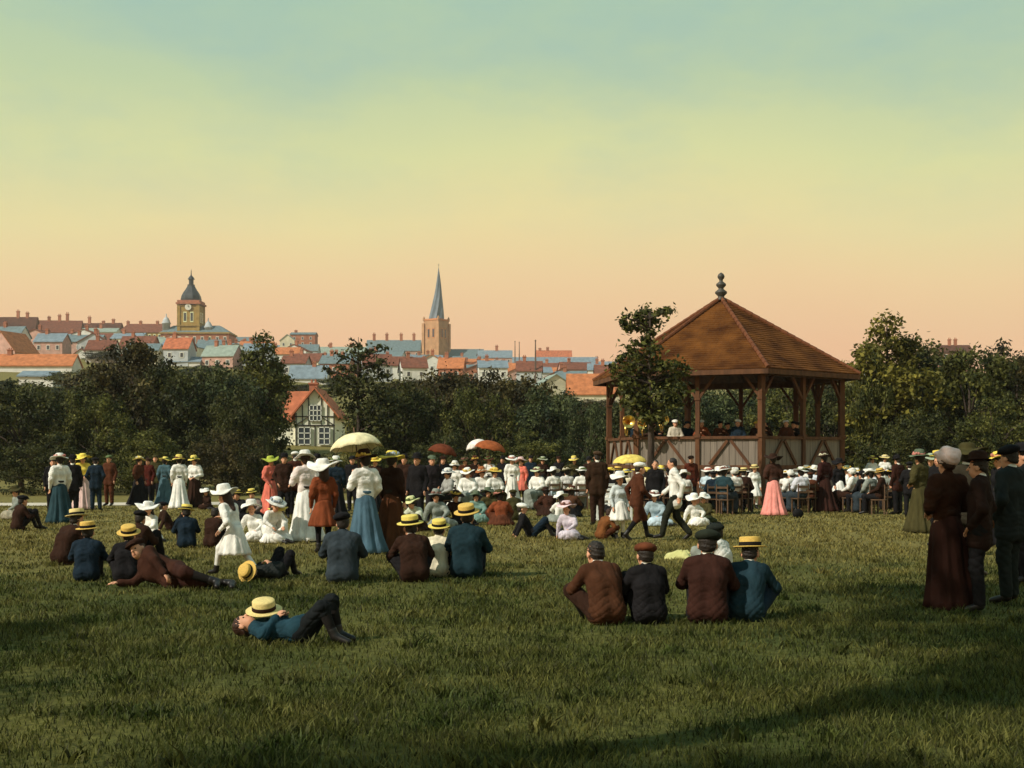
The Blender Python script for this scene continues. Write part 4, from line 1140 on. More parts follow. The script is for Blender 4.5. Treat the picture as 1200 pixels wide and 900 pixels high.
def wrinkle(me, amp, seed=0, fz=1.0):
    """press creases into a cloth mesh along its normals"""
    n = len(me.vertices)
    co = np.zeros(n * 3, np.float32); me.vertices.foreach_get('co', co); co = co.reshape(-1, 3)
    no = np.zeros(n * 3, np.float32); me.vertex_normals.foreach_get('vector', no); no = no.reshape(-1, 3)
    x, y, z = co[:, 0], co[:, 1], co[:, 2]
    s = seed * 1.7
    x = np.sqrt(x * x + .0025) + .35 * x
    w1 = z * 48 * fz + 30 * x + 1.6 * np.sin(13 * x + 5 * y + s) + 1.2 * np.sin(11 * z - 9 * y + s)
    w2 = (x * 34 - z * 30 * fz + y * 20) + 1.8 * np.sin(9 * z + 7 * x + s) + s
    w3 = (x * 30 + z * 26 * fz - y * 24) + 1.8 * np.sin(8 * z - 10 * y + 1 + s)
    m1 = .5 + .5 * np.sin(7 * z + 5 * x + 3 * y + s); m2 = .5 + .5 * np.sin(6 * x - 8 * z + 4 * y + 2 + s)
    d = -(1 - np.abs(np.sin(w1))) ** 2 * m1 - (1 - np.abs(np.sin(w2))) ** 2 * m2 - (1 - np.abs(np.sin(w3))) ** 2 * (1 - m2) + .5 * np.sin(17 * x + 3 * s) * np.sin(15 * y) * np.sin(14 * z + s)
    co += no * (d * amp)[:, None]
    me.vertices.foreach_set('co', co.ravel()); me.update()

class Template: pass
def make_template(key, pose, dress, h=.018, headk=1.0, hair='short', slim=1.0, puff=1.0, hands=True):
    p = {k: V3(*v) for k, v in POSES[pose].items()}
    t = Template(); t.parts = []
    P, C, N, Hd = p['P'], p['C'], p['N'], p['H']
    lat = nrm(p['lat']) if 'lat' in p else V3(1, 0, 0)
    up = nrm(N - P)
    fwd = nrm(np.cross(up, lat))
    sb = N * .72 + C * .28
    sh = dict(L=p.get('sL', sb - lat * .165 * slim), R=p.get('sR', sb + lat * .165 * slim))
    hu = nrm(p['hu']) if 'hu' in p else nrm(nrm(Hd - N) * .4 + V3(0, 0, 1) * .8)
    hf = p['hf'] if 'hf' in p else V3(0, 1, 0)
    hx = nrm(np.cross(hf, hu)); hf = nrm(np.cross(hu, hx))
    HM = np.stack([hx, hf, hu], 1)
    hk = headk
    Hc = N + (Hd - N) * (1 + (hk - 1) * .7)
    hp = lambda x, y, z: Hc + HM @ (V3(x, y, z) * hk)
    t.head = Matrix(HM.tolist()).to_4x4() @ Matrix.Scale(hk, 4); t.head.translation = Vector(Hc)
    def torso(F_, g, k=.05, waist=1.0):
        for sg in (-1, 1):
            o = lat * sg
            F_.cone(P + o * .07 * slim, C + o * .06 * slim, (.098 + g) * slim * waist, .10 * slim * waist + g, k)
            F_.cone(C + o * .06 * slim, sb + o * .075 * slim, .102 * slim + g, .072 * slim + g, k)
            F_.cone(sb + o * .03, sh['L' if sg < 0 else 'R'] - o * .02, .062 + g, .052 + g, k)
        return F_
    # ---- body: one continuous skin
    B = Fld(); torso(B, -.012)
    B.cone(sb, Hc - hu * .06, .052, .05, .03)
    B.ell(hp(0, -.012, .025), V3(.075, .095, .088) * hk, HM, .02).ell(hp(0, .028, -.045), V3(.057, .064, .07) * hk, HM, .03)
    B.cone(hp(0, .09, .012), hp(0, .112, -.022), .009 * hk, .014 * hk, .012)
    for sg in (-1, 1): B.ell(hp(sg * .076, -.008, -.012), V3(.012, .02, .03) * hk, HM, .01)
    fr = max(.0085, h * .62)
    for sd in 'LR':
        e, w, k_, a_, to = p['e' + sd], p['w' + sd], p['k' + sd], p['a' + sd], p['t' + sd]
        B.cone(sh[sd], e, .046, .036, .03).cone(e, w, .037, .024, .03)
        d = nrm(w - e)
        sv = nrm(np.cross(d, V3(0, 0, 1)) if abs(d[2]) < .9 else np.cross(d, V3(1, 0, 0)))
        nv = np.cross(sv, d)
        B.ell(w + d * .05, (.040, .052, .018), np.stack([sv, d, nv], 1), .02)
        if hands:
            cl = -nv if (-nv)[2] < 0 else nv
            for i, ln in enumerate((.060, .072, .068, .05)):
                r0 = w + d * .085 + sv * (-.03 + .02 * i)
                m_ = r0 + d * ln * .55 + cl * .008
                B.cone(r0, m_, fr, fr * .95, .008).cone(m_, m_ + d * ln * .4 + cl * .022, fr * .95, fr * .85, .006)
            inn = -1 if sv @ (P - w) < 0 else 1
            th0 = w + d * .03 + sv * inn * .03
            B.cone(th0, th0 + d * .035 + sv * inn * .028, fr * 1.15, fr, .012).cone(th0 + d * .035 + sv * inn * .028, th0 + d * .07 + sv * inn * .03 + cl * .01, fr, fr * .9, .006)
        hq = p['h' + sd]
        B.cone(hq, k_, .078, .052, .04).cone(k_, a_, .055, .034, .03).cone(a_, to, .036, .026, .03)
    t.parts.append(('body', B.mesh(h, name='body'), 'skin'))
    # ---- boots
    for sd in 'LR':
        a_, to, k_ = p['a' + sd], p['t' + sd], p['k' + sd]
        F_ = Fld().cone(a_, to, .046, .036, .02).cone(a_ + (k_ - a_) * .02, a_ + (k_ - a_) * .22, .048, .052, .02)
        t.parts.append(('boot', F_.mesh(h, name='boot'), 'boots'))
    standing = pose in ('stand', 'clasp', 'raise', 'walk', 'pocket', 'stride')
    # ---- clothes
    if dress in ('man', 'boy'):
        J = torso(Fld(), .02)
        dn = nrm(P - C)
        if standing:
            for sg in (-1, 1): J.cone(P + lat * sg * .065, P + lat * sg * .075 + V3(0, 0, -.12 if dress == 'boy' else -.17), .118, .128, .05)
        else:
            for sg in (-1, 1): J.cone(P + lat * sg * .07, P + lat * sg * .08 + fwd * .05 - up * .02, .12, .125, .05)
        for sd in 'LR':
            e, w = p['e' + sd], p['w' + sd]
            J.cone(sh[sd], e, .067, .058, .04).cone(e, w, .058, .046, .03).cone(w - nrm(w - e) * .02, w, .052, .051, .01)
        J.cone(sb - fwd * .0, N + up * .03, .085, .062, .03)
        t.parts.append(('jacket', J.mesh(h, name='jacket'), 'top'))
        K = Fld()
        for sd in 'LR':
            hq, k_, a_ = p['h' + sd], p['k' + sd], p['a' + sd]
            if dress == 'man':
                K.cone(hq, k_, .105, .078, .05).cone(k_, a_ + (k_ - a_) * .08, .078, .066, .03)
            else:
                K.cone(hq, k_, .105, .085, .05).cone(k_, k_ + (a_ - k_) * .18, .086, .07, .03)
        K.cone(p['hL'], p['hR'], .11, .11, .05).cone(P, (p['hL'] + p['hR']) / 2, .11, .11, .05)
        t.parts.append(('trousers', K.mesh(h, name='trousers'), 'bottom'))
        if dress == 'boy':
            for sd in 'LR':
                k_, a_ = p['k' + sd], p['a' + sd]
                S = Fld().cone(k_ + (a_ - k_) * .1, a_, .062, .044, .03)
                t.parts.append(('stocking', S.mesh(h, name='stocking'), 'stock'))
        cb = Fld(); cb.cone(N - up * .005, N + up * .035, .066, .061, .01)
        t.parts.append(('collar', cb.mesh(min(h, .014), name='collar'), 'collar'))
    else:
        J = torso(Fld(), .014, .05, .92)
        J.cone(C + fwd * .06 + lat * .055, C + fwd * .06 - lat * .055, .075, .075, .05)
        if standing: J.ell(P + V3(0, 0, .09), (.135, .115, .06), None, .04)
        for sd in 'LR':
            e, w = p['e' + sd], p['w' + sd]
            mid = sh[sd] * .5 + e * .5
            J.cone(sh[sd], mid, .075 * puff, .078 * puff, .04).cone(mid, e, .078 * puff, .06, .03).cone(e, w, .06 * puff, .038, .03)
        J.cone(sb, N + up * .045, .078, .053, .03)
        t.parts.append(('blouse', J.mesh(h, name='blouse'), 'top'))
        if standing and dress == 'woman':
            x, y, _ = P
            rg = [(x, y, 1.045, .122, .100, 0), (x, y, 1.0, .142, .125, .01), (x, y - .005, .90, .185, .165, .02), (x, y - .01, .75, .205, .20, .06), (x, y - .02, .52, .235, .245, .10), (x, y - .035, .30, .275, .30, .13), (x, y - .05, .12, .325, .36, .15), (x, y - .06, .025, .355, .40, .16)]
            if key == 'nw_stand': rg = [(a_, b_, c_, d_ * (.74 + .26 * min(1, c_ / .8)), e_ * (.74 + .26 * min(1, c_ / .8)), f_) for a_, b_, c_, d_, e_, f_ in rg]
            t.parts.append(('skirt', loft(rg, 72, 10), 'bottom'))
            wb = MB().lathe([(.125, 1.03), (.130, 1.035), (.133, 1.06), (.128, 1.085), (.123, 1.088)], 24, Matrix.Diagonal((1.06, .90, 1, 1)))
            t.parts.append(('belt', wb.mesh('belt', True), 'belt'))
        elif standing:
            x, y, _ = P
            z = P[2]
            rg = [(x, y, z + .10, .135, .115, 0), (x, y, z + .03, .155, .14, .02), (x, y, z - .1, .20, .19, .05), (x, y + .01, z - .25, .245, .245, .09), (x, y + .01, z - .38, .28, .285, .12), (x, y + .01, z - .43, .285, .29, .13)]
            t.parts.append(('skirt', loft(rg, 44, 10), 'bottom'))
            for sd in 'LR':
                S = Fld().cone(p['h' + sd], p['k' + sd], .085, .06, .03).cone(p['k' + sd], p['a' + sd], .062, .042, .03)
                t.parts.append(('stocking', S.mesh(h, name='stocking'), 'stock'))
        else:
            K = Fld()
            K.ell(P + V3(0, .02, -.01), (.20, .19, .15), None, .08)
            for sd in 'LR':
                hq, k_, a_ = p['h' + sd], p['k' + sd], p['a' + sd]
                K.cone(hq, k_, .13, .115, .08)
                en = k_ + (a_ - k_) * (.85 if dress == 'woman' else .35)
                K.cone(k_, en, .115, .13 if pose == 'chair' else .11, .08)
            kk = (p['kL'] + p['kR']) / 2
            K.cone(P, kk, .14, .13, .08)
            if pose == 'chair':
                aa = (p['aL'] + p['aR']) / 2
                K.cone(kk, kk * .2 + aa * .8, .13, .17, .08)
            if pose in ('side', 'knees', 'hunch', 'kneel'):
                rx = .36 if dress == 'woman' else .30
                K.ell(V3(P[0], P[1] + .12, .05), (rx, rx * 1.05, .12), None, .10)
            t.parts.append(('skirt', K.mesh(h, name='skirt', zmin=.012), 'bottom'))
            if dress == 'girl':
                for sd in 'LR':
                    S = Fld().cone(p['k' + sd], p['a' + sd], .062, .044, .03)
                    t.parts.append(('stocking', S.mesh(h, name='stocking'), 'stock'))
    # ---- hair
    hh = min(h, .014)
    G = Fld()
    G.ell(hp(0, -.020, .032), V3(.082, .097, .089) * hk, HM, .02)
    if hair == 'short':
        pn = HM @ V3(0, .60, -.80); G.ell(hp(0, -.05, -.03), V3(.07, .06, .05) * hk, HM, .03)
        cut = [(pn, pn @ hp(0, .02, .0) - .004)]
        t.parts.append(('hair', G.mesh(hh, cut, 'hair'), 'hair'))
    elif hair == 'bun':
        G.ell(hp(0, -.03, .05), V3(.105, .115, .085) * hk, HM, .03).ell(hp(0, -.09, .06), V3(.055, .055, .05) * hk, HM, .02).ell(hp(0, -.06, -.03), V3(.07, .05, .05) * hk, HM, .03)
        pn = HM @ V3(0, .72, -.69); cut = [(pn, pn @ hp(0, .035, .0))]
        t.parts.append(('hair', G.mesh(hh, cut, 'hair'), 'hair'))
    else:
        G.cone(hp(0, -.07, .0), hp(0, -.075, -.12), .075 * hk, .085 * hk, .04).cone(hp(0, -.075, -.12), sb * .5 + C * .5 - fwd * .10, .085, .05, .04)
        pn = HM @ V3(0, .80, -.60); cut = [(pn, pn @ hp(0, .045, .02))]
        t.parts.append(('hair', G.mesh(hh, cut, 'hair'), 'hair'))
    # ---- face
    em = MB()
    t.face = [('eye', hp(-.03, .073, .008), .0105 * hk), ('eye', hp(.03, .073, .008), .0105 * hk)]
    t.mouth = hp(0, .089, -.058); t.HM = HM; t.hk = hk
    t.wrist = {s_: p['w' + s_] + nrm(p['w' + s_] - p['e' + s_]) * .08 for s_ in 'LR'}
    t.fwd, t.up, t.N, t.C, t.P = fwd, up, N, C, P
    for i, (nme, me, sl) in enumerate(t.parts):
        if nme in ('jacket', 'blouse'): wrinkle(me, .008 if nme == 'jacket' else .008, len(key) + i)
        elif nme in ('trousers',): wrinkle(me, .010, len(key) + i, .8)
        elif nme == 'skirt': wrinkle(me, .008 if standing else .016, len(key) + i, .35)
        elif nme == 'hair': wrinkle(me, .008, i, 2.6)
        me.materials.append(SKIN)
    return t

_eyem = MB().ball((0, 0, 0), 1, 8).mesh('eye', True)
_mouthm = MB().ball((0, 0, 0), 1, 8, None, (.021, .007, .006)).mesh('mouth', True)

# ---- hats, built in the head frame
def hat_boater():
    m = MB().lathe([(.105, .058), (.150, .060), (.160, .063), (.160, .071), (.150, .072), (.103, .074), (.101, .10), (.100, .152), (.094, .160), (.05, .163), (.005, .164)], 28)
    b = MB().lathe([(.1035, .0745), (.106, .076), (.1055, .108), (.1025, .110)], 28)
    return [('hat', m.mesh('hat', True), 'hat'), ('hat_band', b.mesh('hat_band', True), 'band')]
def hat_cap():
    F_ = Fld(); F_.ell((0, -.015, .075), (.112, .125, .058), None, .02).ell((0, .105, .052), (.072, .058, .012), None, .015).ell((0, -.01, .132), (.012, .012, .010), None, .006)
    return [('cap', F_.mesh(.011, [(V3(0, .15, -.99), -.032)], 'cap'), 'hat')]
def hat_wide(r=.23, crown=.10, wave=.03, flowers=True, seed=0):
    def wob(rr, z, a):
        f = max(0, (rr - .11) / .12)
        return rr * (1 + .05 * f * math.sin(3 * a + seed)), z + wave * f * math.sin(2 * a + seed) + .01 * f * math.sin(5 * a)
    m = MB().lathe([(.10, .068), (r * .8, .066), (r, .058), (r * 1.005, .068), (r * .8, .080), (.118, .084), (.112, .11), (.105, .06 + crown), (.08, .085 + crown), (.005, .092 + crown)], 30, None, wob)
    out = [('hat', m.mesh('hat', True), 'hat')]
    if flowers:
        g = random.Random(seed + 3); b = MB().lathe([(.110, .086), (.124, .088), (.122, .112), (.108, .115)], 24)
        for i in range(11):
            a = g.uniform(0, 6.28); rr = g.uniform(.10, .135)
            b.ball((rr * math.cos(a), rr * math.sin(a), .10 + g.uniform(0, .035)), g.uniform(.026, .038), 7)
        out.append(('hat_trim', b.mesh('hat_trim', True), 'band'))
    return out
def hat_bowler():
    m = MB().lathe([(.10, .055), (.135, .052), (.145, .062), (.135, .064), (.102, .066), (.102, .10), (.094, .145), (.06, .168), (.005, .175)], 24)
    return [('hat', m.mesh('hat', True), 'hat')]
def hat_bonnet():
    F_ = Fld(); F_.ell((0, -.035, .045), (.125, .125, .115), None, .02).ell((0, .05, .085), (.13, .07, .05), None, .04).ell((.05, -.10, .09), (.05, .05, .05), None, .03).ell((-.06, -.06, .12), (.05, .06, .04), None, .03)
    me = F_.mesh(.013, [(V3(0, .72, -.69), .045)], 'hat'); wrinkle(me, .008, 3, 1.5)
    return [('hat', me, 'hat')]
HATS = {'bonnet': hat_bonnet(), 'boater': hat_boater(), 'cap': hat_cap(), 'wide': hat_wide(seed=1), 'wide2': hat_wide(.21, .13, .02, True, 4), 'big': hat_wide(.27, .09, .045, False, 2), 'sun': hat_wide(.22, .11, .05, False, 5), 'bowler': hat_bowler()}
for v_ in HATS.values():
    for nme, me, sl in v_: me.materials.append(STRAW)

# templates: (pose, dress, voxel, head, hair)
TD = {
    'w_stand': ('stand', 'woman', .018, 1.0, 'bun'), 'w_clasp': ('clasp', 'woman', .018, 1.0, 'bun'), 'w_raise': ('raise', 'woman', .018, 1.0, 'bun'),
    'm_stand': ('stand', 'man', .018, 1.0, 'short'), 'm_pocket': ('pocket', 'man', .018, 1.0, 'short'), 'm_walk': ('walk', 'man', .018, 1.0, 'short'),
    'b_stand': ('stand', 'boy', .018, 1.14, 'short'), 'b_walk': ('walk', 'boy', .018, 1.14, 'short'),
    'g_stand': ('stand', 'girl', .018, 1.16, 'long'), 'g_stride': ('stride', 'girl', .016, 1.14, 'long'), 'g_crawl': ('crawl', 'girl', .016, 1.14, 'long'),
    'w_chair': ('chair', 'woman', .02, 1.0, 'bun'), 'm_chair': ('chair', 'man', .02, 1.0, 'short'), 'm_brass': ('brass', 'man', .02, 1.0, 'short'),
    'w_side': ('side', 'woman', .018, 1.0, 'bun'), 'g_side': ('side', 'girl', .018, 1.15, 'long'), 'w_knees': ('hunch', 'woman', .018, 1.0, 'bun'), 'g_kneel': ('kneel', 'girl', .018, 1.15, 'long'),
    'b_knees': ('knees', 'boy', .014, 1.14, 'short'), 'b_hunch': ('hunch', 'boy', .014, 1.14, 'short'), 'm_knees': ('knees', 'man', .016, 1.0, 'short'),
    'b_back': ('back', 'boy', .016, 1.14, 'short'), 'b_recline': ('recline', 'boy', .016, 1.12, 'short'), 'b_prone': ('prone', 'boy', .016, 1.12, 'short'),
    'nb_knees': ('knees', 'boy', .0105, 1.14, 'short'), 'nb_hunch': ('hunch', 'boy', .0105, 1.14, 'short'), 'nb_supine': ('supine', 'boy', .0105, 1.14, 'short'),
    'nw_stand': ('clasp', 'woman', .0125, 1.0, 'bun'), 'nm_pocket': ('pocket', 'man', .0125, 1.0, 'short'),
}
_T = {}
def tmpl(k):
    if k not in _T:
        po, dr, h, hk, ha = TD[k]
        _T[k] = make_template(k, po, dr, h, hk, ha, slim=.93 if dr in ('woman', 'girl') else 1.0, puff=1.15 if dr == 'woman' else 1.0)
    return _T[k]

def person_at(k, X, Y, Z, face, H, col, hat=None, label='', group=None, tilt=0.0, name='person', lift=0.0):
    t = tmpl(k)
    s = H / 1.70
    root = empty(name, (X, Y, Z + lift), R(face), s)
    tag(root, label, 'person', group)
    mats = {'skin': SKIN, 'boots': BOOT, 'hair': col.get('hair', HAIRD), 'collar': cloth(col.get('collar', (.7, .68, .6))), 'belt': cloth(col.get('belt', (.03, .025, .02))), 'stock': cloth(col.get('stock', (.015, .013, .012))), 'top': cloth(col['top']), 'bottom': cloth(col.get('bottom', col['top']))}
    for nme, me, sl in t.parts:
        put(nme, me, mats[sl], root)
    for nme, c, r_ in t.face: put('eye', _eyem, EYE, root, loc=c, sc=(r_, r_, r_))
    put('mouth', _mouthm, LIP, root, mw=Matrix.Translation(Vector(t.mouth)) @ Matrix(t.HM.tolist()).to_4x4())
    if hat:
        hm = {'hat': col.get('hat', (.012, .011, .012) if hat in ('cap', 'bowler') else STRAW), 'band': col.get('band', cloth((.015, .013, .012)) if hat == 'boater' else cloth(random.choice([(.6, .55, .4), (.5, .2, .16), (.12, .16, .06), (.2, .1, .08), (.6, .4, .08), (.3, .35, .4)])))}
        for q in ('hat', 'band'):
            if isinstance(hm[q], tuple): hm[q] = cloth(hm[q])
        rr_ = random.Random(label)
        ml = t.head @ Matrix.Rotation(R(tilt + rr_.uniform(-7, 7)), 4, 'X') @ Matrix.Rotation(R(rr_.uniform(-9, 9)), 4, 'Y') @ Matrix.Rotation(R(rr_.uniform(-40, 40) if hat in ('wide', 'wide2', 'big', 'sun') else 0), 4, 'Z')
        if hat in ('wide', 'wide2', 'big', 'sun') or t.hk < 1.05: ml = ml @ Matrix.Translation((0, -.01, .02))
        base = None
        for nme, me, sl in HATS[hat]:
            base = put(nme, me, hm[sl], root, mw=ml)
    return root, t
def person(k, px, py, face, H, col, hat=None, label='', group=None, tilt=0.0, lift=0.0):
    X, Y = gp(px, py)
    return person_at(k, X, Y, 0.0, face, H, col, hat, label, group, tilt, lift=lift)
# ------------------------------------------------------------------ people
WHT, CRM, BRN, DBR, BLK = (.74, .72, .66), (.66, .60, .44), (.075, .026, .013), (.03, .014, .009), (.012, .011, .012)
NAV, TEA, BLU, PNK, COR = (.012, .022, .034), (.022, .048, .058), (.065, .12, .16), (.66, .46, .43), (.66, .17, .12)
RBR, OLV, LIL, YEL, SLT, PBL = (.19, .05, .02), (.052, .045, .017), (.52, .46, .52), (.72, .56, .10), (.03, .04, .048), (.45, .55, .62)
GRN, GRY = (.11, .14, .09), (.22, .24, .21)
YH = mat('straw', (0.72, 0.56, 0.12), 0.75, 0.16, 60, 0.5, 160, bdist=0.004)

# --- standing women and men along the path, left
person('w_stand', 70, 613, 40, 1.66, dict(top=WHT, bottom=TEA, hat=WHT), 'wide', 'woman in white blouse, dark teal skirt and white hat near the path')
person('m_stand', 85, 606, 20, 1.66, dict(top=BLK), 'bowler', 'man in black suit close behind the teal skirted woman')
person('w_clasp', 97, 597, 200, 1.70, dict(top=YEL, bottom=PNK, hat=YEL), 'big', 'woman in yellow shawl and hat over long pale pink skirt')
person('m_pocket', 112, 599, 10, 1.62, dict(top=NAV, bottom=NAV), 'cap', 'youth in dark navy suit beside the pink skirted woman')
person('m_stand', 128, 593, 170, 1.70, dict(top=BRN, bottom=BRN, hat=(.10, .14, .06)), 'cap', 'man in brown suit and green cap standing alone on the path')
person('w_stand', 163, 592, 250, 1.62, dict(top=BRN, bottom=BLK, hat=YH), 'wide', 'woman in brown with ochre straw hat next to man in maroon')
person('m_stand', 174, 591, 160, 1.60, dict(top=(.06, .012, .008), bottom=BLK, hat=DBR), 'cap', 'man in maroon jacket between brown and blue dressed women')
person('m_stand', 182, 588, 190, 1.72, dict(top=OLV, bottom=BLK, hat=OLV), 'cap', 'man in olive cap looking over the maroon jacketed man')
person('w_stand', 193, 591, 0, 1.60, dict(top=(.06, .11, .13), bottom=(.06, .11, .13), hat=YH), 'wide', 'woman in slate blue dress and straw hat seen from behind')
person('w_stand', 210, 596, 20, 1.64, dict(top=WHT, bottom=WHT, hat=YH), 'wide2', 'woman all in white with yellow hat left of her dark skirted friend')
person('w_clasp', 228, 595, 170, 1.62, dict(top=WHT, bottom=DBR, hat=YH), 'wide2', 'woman in white blouse, dark brown skirt and yellow hat beside friend in white')
person('g_side', 245, 597, 150, 1.15, dict(top=DBR, bottom=DBR, hat=WHT), 'big', 'small child in dark frock and big white hat sitting by the white dressed pair')
# --- left edge
person('w_side', 24, 608, 140, 1.55, dict(top=GRY, bottom=(.3, .27, .2), hat=OLV), 'sun', 'woman in pale grey sitting at the path edge near the dark tree')
person('b_knees', 20, 622, -40, 1.5, dict(top=DBR, bottom=BLK), 'cap', 'boy in dark brown squatting at the left end of the lawn')
# --- white girl and her neighbours
person('g_side', 180, 634, 160, 1.32, dict(top=WHT, bottom=WHT, hat=WHT, stock=WHT), 'big', 'girl in white frock and very large white hat sitting on the grass')
person('b_back', 200, 622, -60, 1.3, dict(top=DBR, bottom=BLK), 'cap', 'boy in dark brown sitting behind the white hatted girl')
person('b_knees', 219, 642, 20, 1.42, dict(top=NAV, bottom=BLK, hat=YH), 'boater', 'boy in navy jacket and boater sitting beside a bareheaded boy')
person('b_knees', 248, 642, -20, 1.40, dict(top=DBR, bottom=BLK, hair=HAIRD), None, 'bareheaded boy in dark brown jacket sitting beside navy jacketed boy')
# --- seated boys, left foreground
person('b_hunch', 72, 662, -30, 1.62, dict(top=DBR, bottom=BLK, hat=STRAWP), 'boater', 'hunched lad in dark brown with pale boater, outermost of the boater boys', tilt=8)
person('b_knees', 101, 681, 10, 1.42, dict(top=NAV, bottom=BLK, hat=STRAW), 'boater', 'boy in navy with upright golden boater between two hunched lads', tilt=14)
person('b_hunch', 148, 683, 10, 1.42, dict(top=BLK, bottom=BLK, hat=STRAW), 'boater', 'boy in black with golden boater tilted steeply beside the reclining lad', tilt=34)
person('m_knees', 158, 660, -20, 1.55, dict(top=DBR, bottom=BLK), 'cap', 'older lad in dark brown and cap behind the tilted boater')
person('b_recline', 205, 688, 78, 1.66, dict(top=(.04, .016, .010), bottom=(.035, .014, .010), hair=HAIRB, hat=DBR), 'cap', 'lad in dark brown suit lying stretched on his side on the grass')
# --- white child and white group
person('g_stride', 275, 680, 62, 1.24, dict(top=WHT, bottom=WHT, hat=WHT, stock=WHT, hair=HAIRB), 'sun', 'girl all in white bending forward with a bent white stockinged leg')
person('g_side', 300, 634, 190, 1.36, dict(top=WHT, bottom=WHT, hat=WHT, stock=WHT), 'sun', 'girl in white frock and white sun hat sitting behind the bending girl')
person('g_kneel', 316, 636, 215, 1.30, dict(top=WHT, bottom=WHT, hat=WHT, stock=WHT), 'wide', 'girl in white kneeling between two seated white frocked girls')
person('g_side', 333, 636, 150, 1.25, dict(top=WHT, bottom=WHT, hat=YH, stock=WHT), 'wide', 'small girl in white with yellow straw hat beside kneeling girl')
person('w_side', 283, 612, 170, 1.5, dict(top=BLK, bottom=BLK, hat=YH), 'boater', 'woman in black with straw hat sitting behind the white frocked girls')
person('w_side', 300, 610, 180, 1.5, dict(top=(.2, .15, .13), bottom=BLK, hat=YH), 'boater', 'woman in mauve grey with flat straw hat sitting next to one in black')
# --- coral woman, brown men
person('w_raise', 317, 603, 230, 1.62, dict(top=COR, bottom=COR, hat=(.35, .4, .06)), 'big', 'woman in coral red dress with flat green straw hat')
person('m_pocket', 333, 607, 190, 1.70, dict(top=DBR, bottom=BLK), 'bowler', 'man in dark brown suit and bowler beside the coral dressed woman')
person('m_stand', 346, 604, 10, 1.78, dict(top=(.05, .018, .011), bottom=BLK, hat=WHT), 'cap', 'tall man in brown coat and white cap behind the white dressed lady')
person('m_stand', 371, 600, 0, 1.7, dict(top=BLK), 'bowler', 'man in black coat between the white dress and the lodge')
person('w_raise', 358, 634, 30, 1.68, dict(top=(.74, .64, .60), bottom=WHT, hat=WHT, hair=HAIRB), 'sun', 'lady in blush blouse and flowing white skirt beside brown jacketed girl')
person('g_stand', 379, 648, 20, 1.50, dict(top=RBR, bottom=RBR, hat=WHT, band=WHT, stock=BLK, hair=HAIRB), 'big', 'girl in rust brown coat with tilted white hat, back turned', tilt=12)
person('m_knees', 401, 684, 5, 1.75, dict(top=SLT, bottom=SLT, hat=BLK), 'cap', 'man in slate black suit and cap sitting before the blue skirted lady')
# --- lady with parasol
LADY, TL = person('w_raise', 428, 648, 25, 1.66, dict(top=WHT, bottom=BLU, hat=DBR, belt=BLU, hair=HAIRD), 'wide2', 'lady in white puffed blouse and long blue skirt under cream parasol')
person('w_stand', 459, 645, -30, 1.66, dict(top=DBR, bottom=(.075, .028, .012), hat=YEL), 'wide', 'woman in dark brown dress with yellow flowered hat beside parasol lady')
person('m_stand', 489, 618, 160, 1.68, dict(top=BLK), 'bowler', 'man in black standing right of the brown dressed woman')
person('m_pocket', 506, 612, 200, 1.66, dict(top=(.02, .016, .018), hat=GRN), 'cap', 'man in black with greenish cap near the brown parasol')
person('w_knees', 492, 622, 140, 1.5, dict(top=(.55, .58, .45), bottom=DBR, hat=(.6, .6, .3)), 'wide', 'woman in pale green blouse sitting between black suited men')
person('w_side', 514, 618, 200, 1.55, dict(top=GRY, bottom=GRY, hat=GRY), 'wide2', 'woman in grey green sitting below the men in black')
# --- seated pair right of centre left
person('b_hunch', 486, 682, 15, 1.66, dict(top=DBR, bottom=BLK, hat=YH), 'boater', 'hunched lad in dark brown with flat yellow boater beside a companion in cream', tilt=10)
person('b_knees', 512, 676, -10, 1.42, dict(top=CRM, bottom=BLK, hat=YH), 'boater', 'small boy in cream jacket and yellow boater squeezed between two lads', tilt=16)
person('m_knees', 546, 678, -5, 1.85, dict(top=(.012, .028, .036), bottom=NAV, hat=STRAW), 'boater', 'big lad in dark teal coat with golden boater tilted sideways', tilt=24)
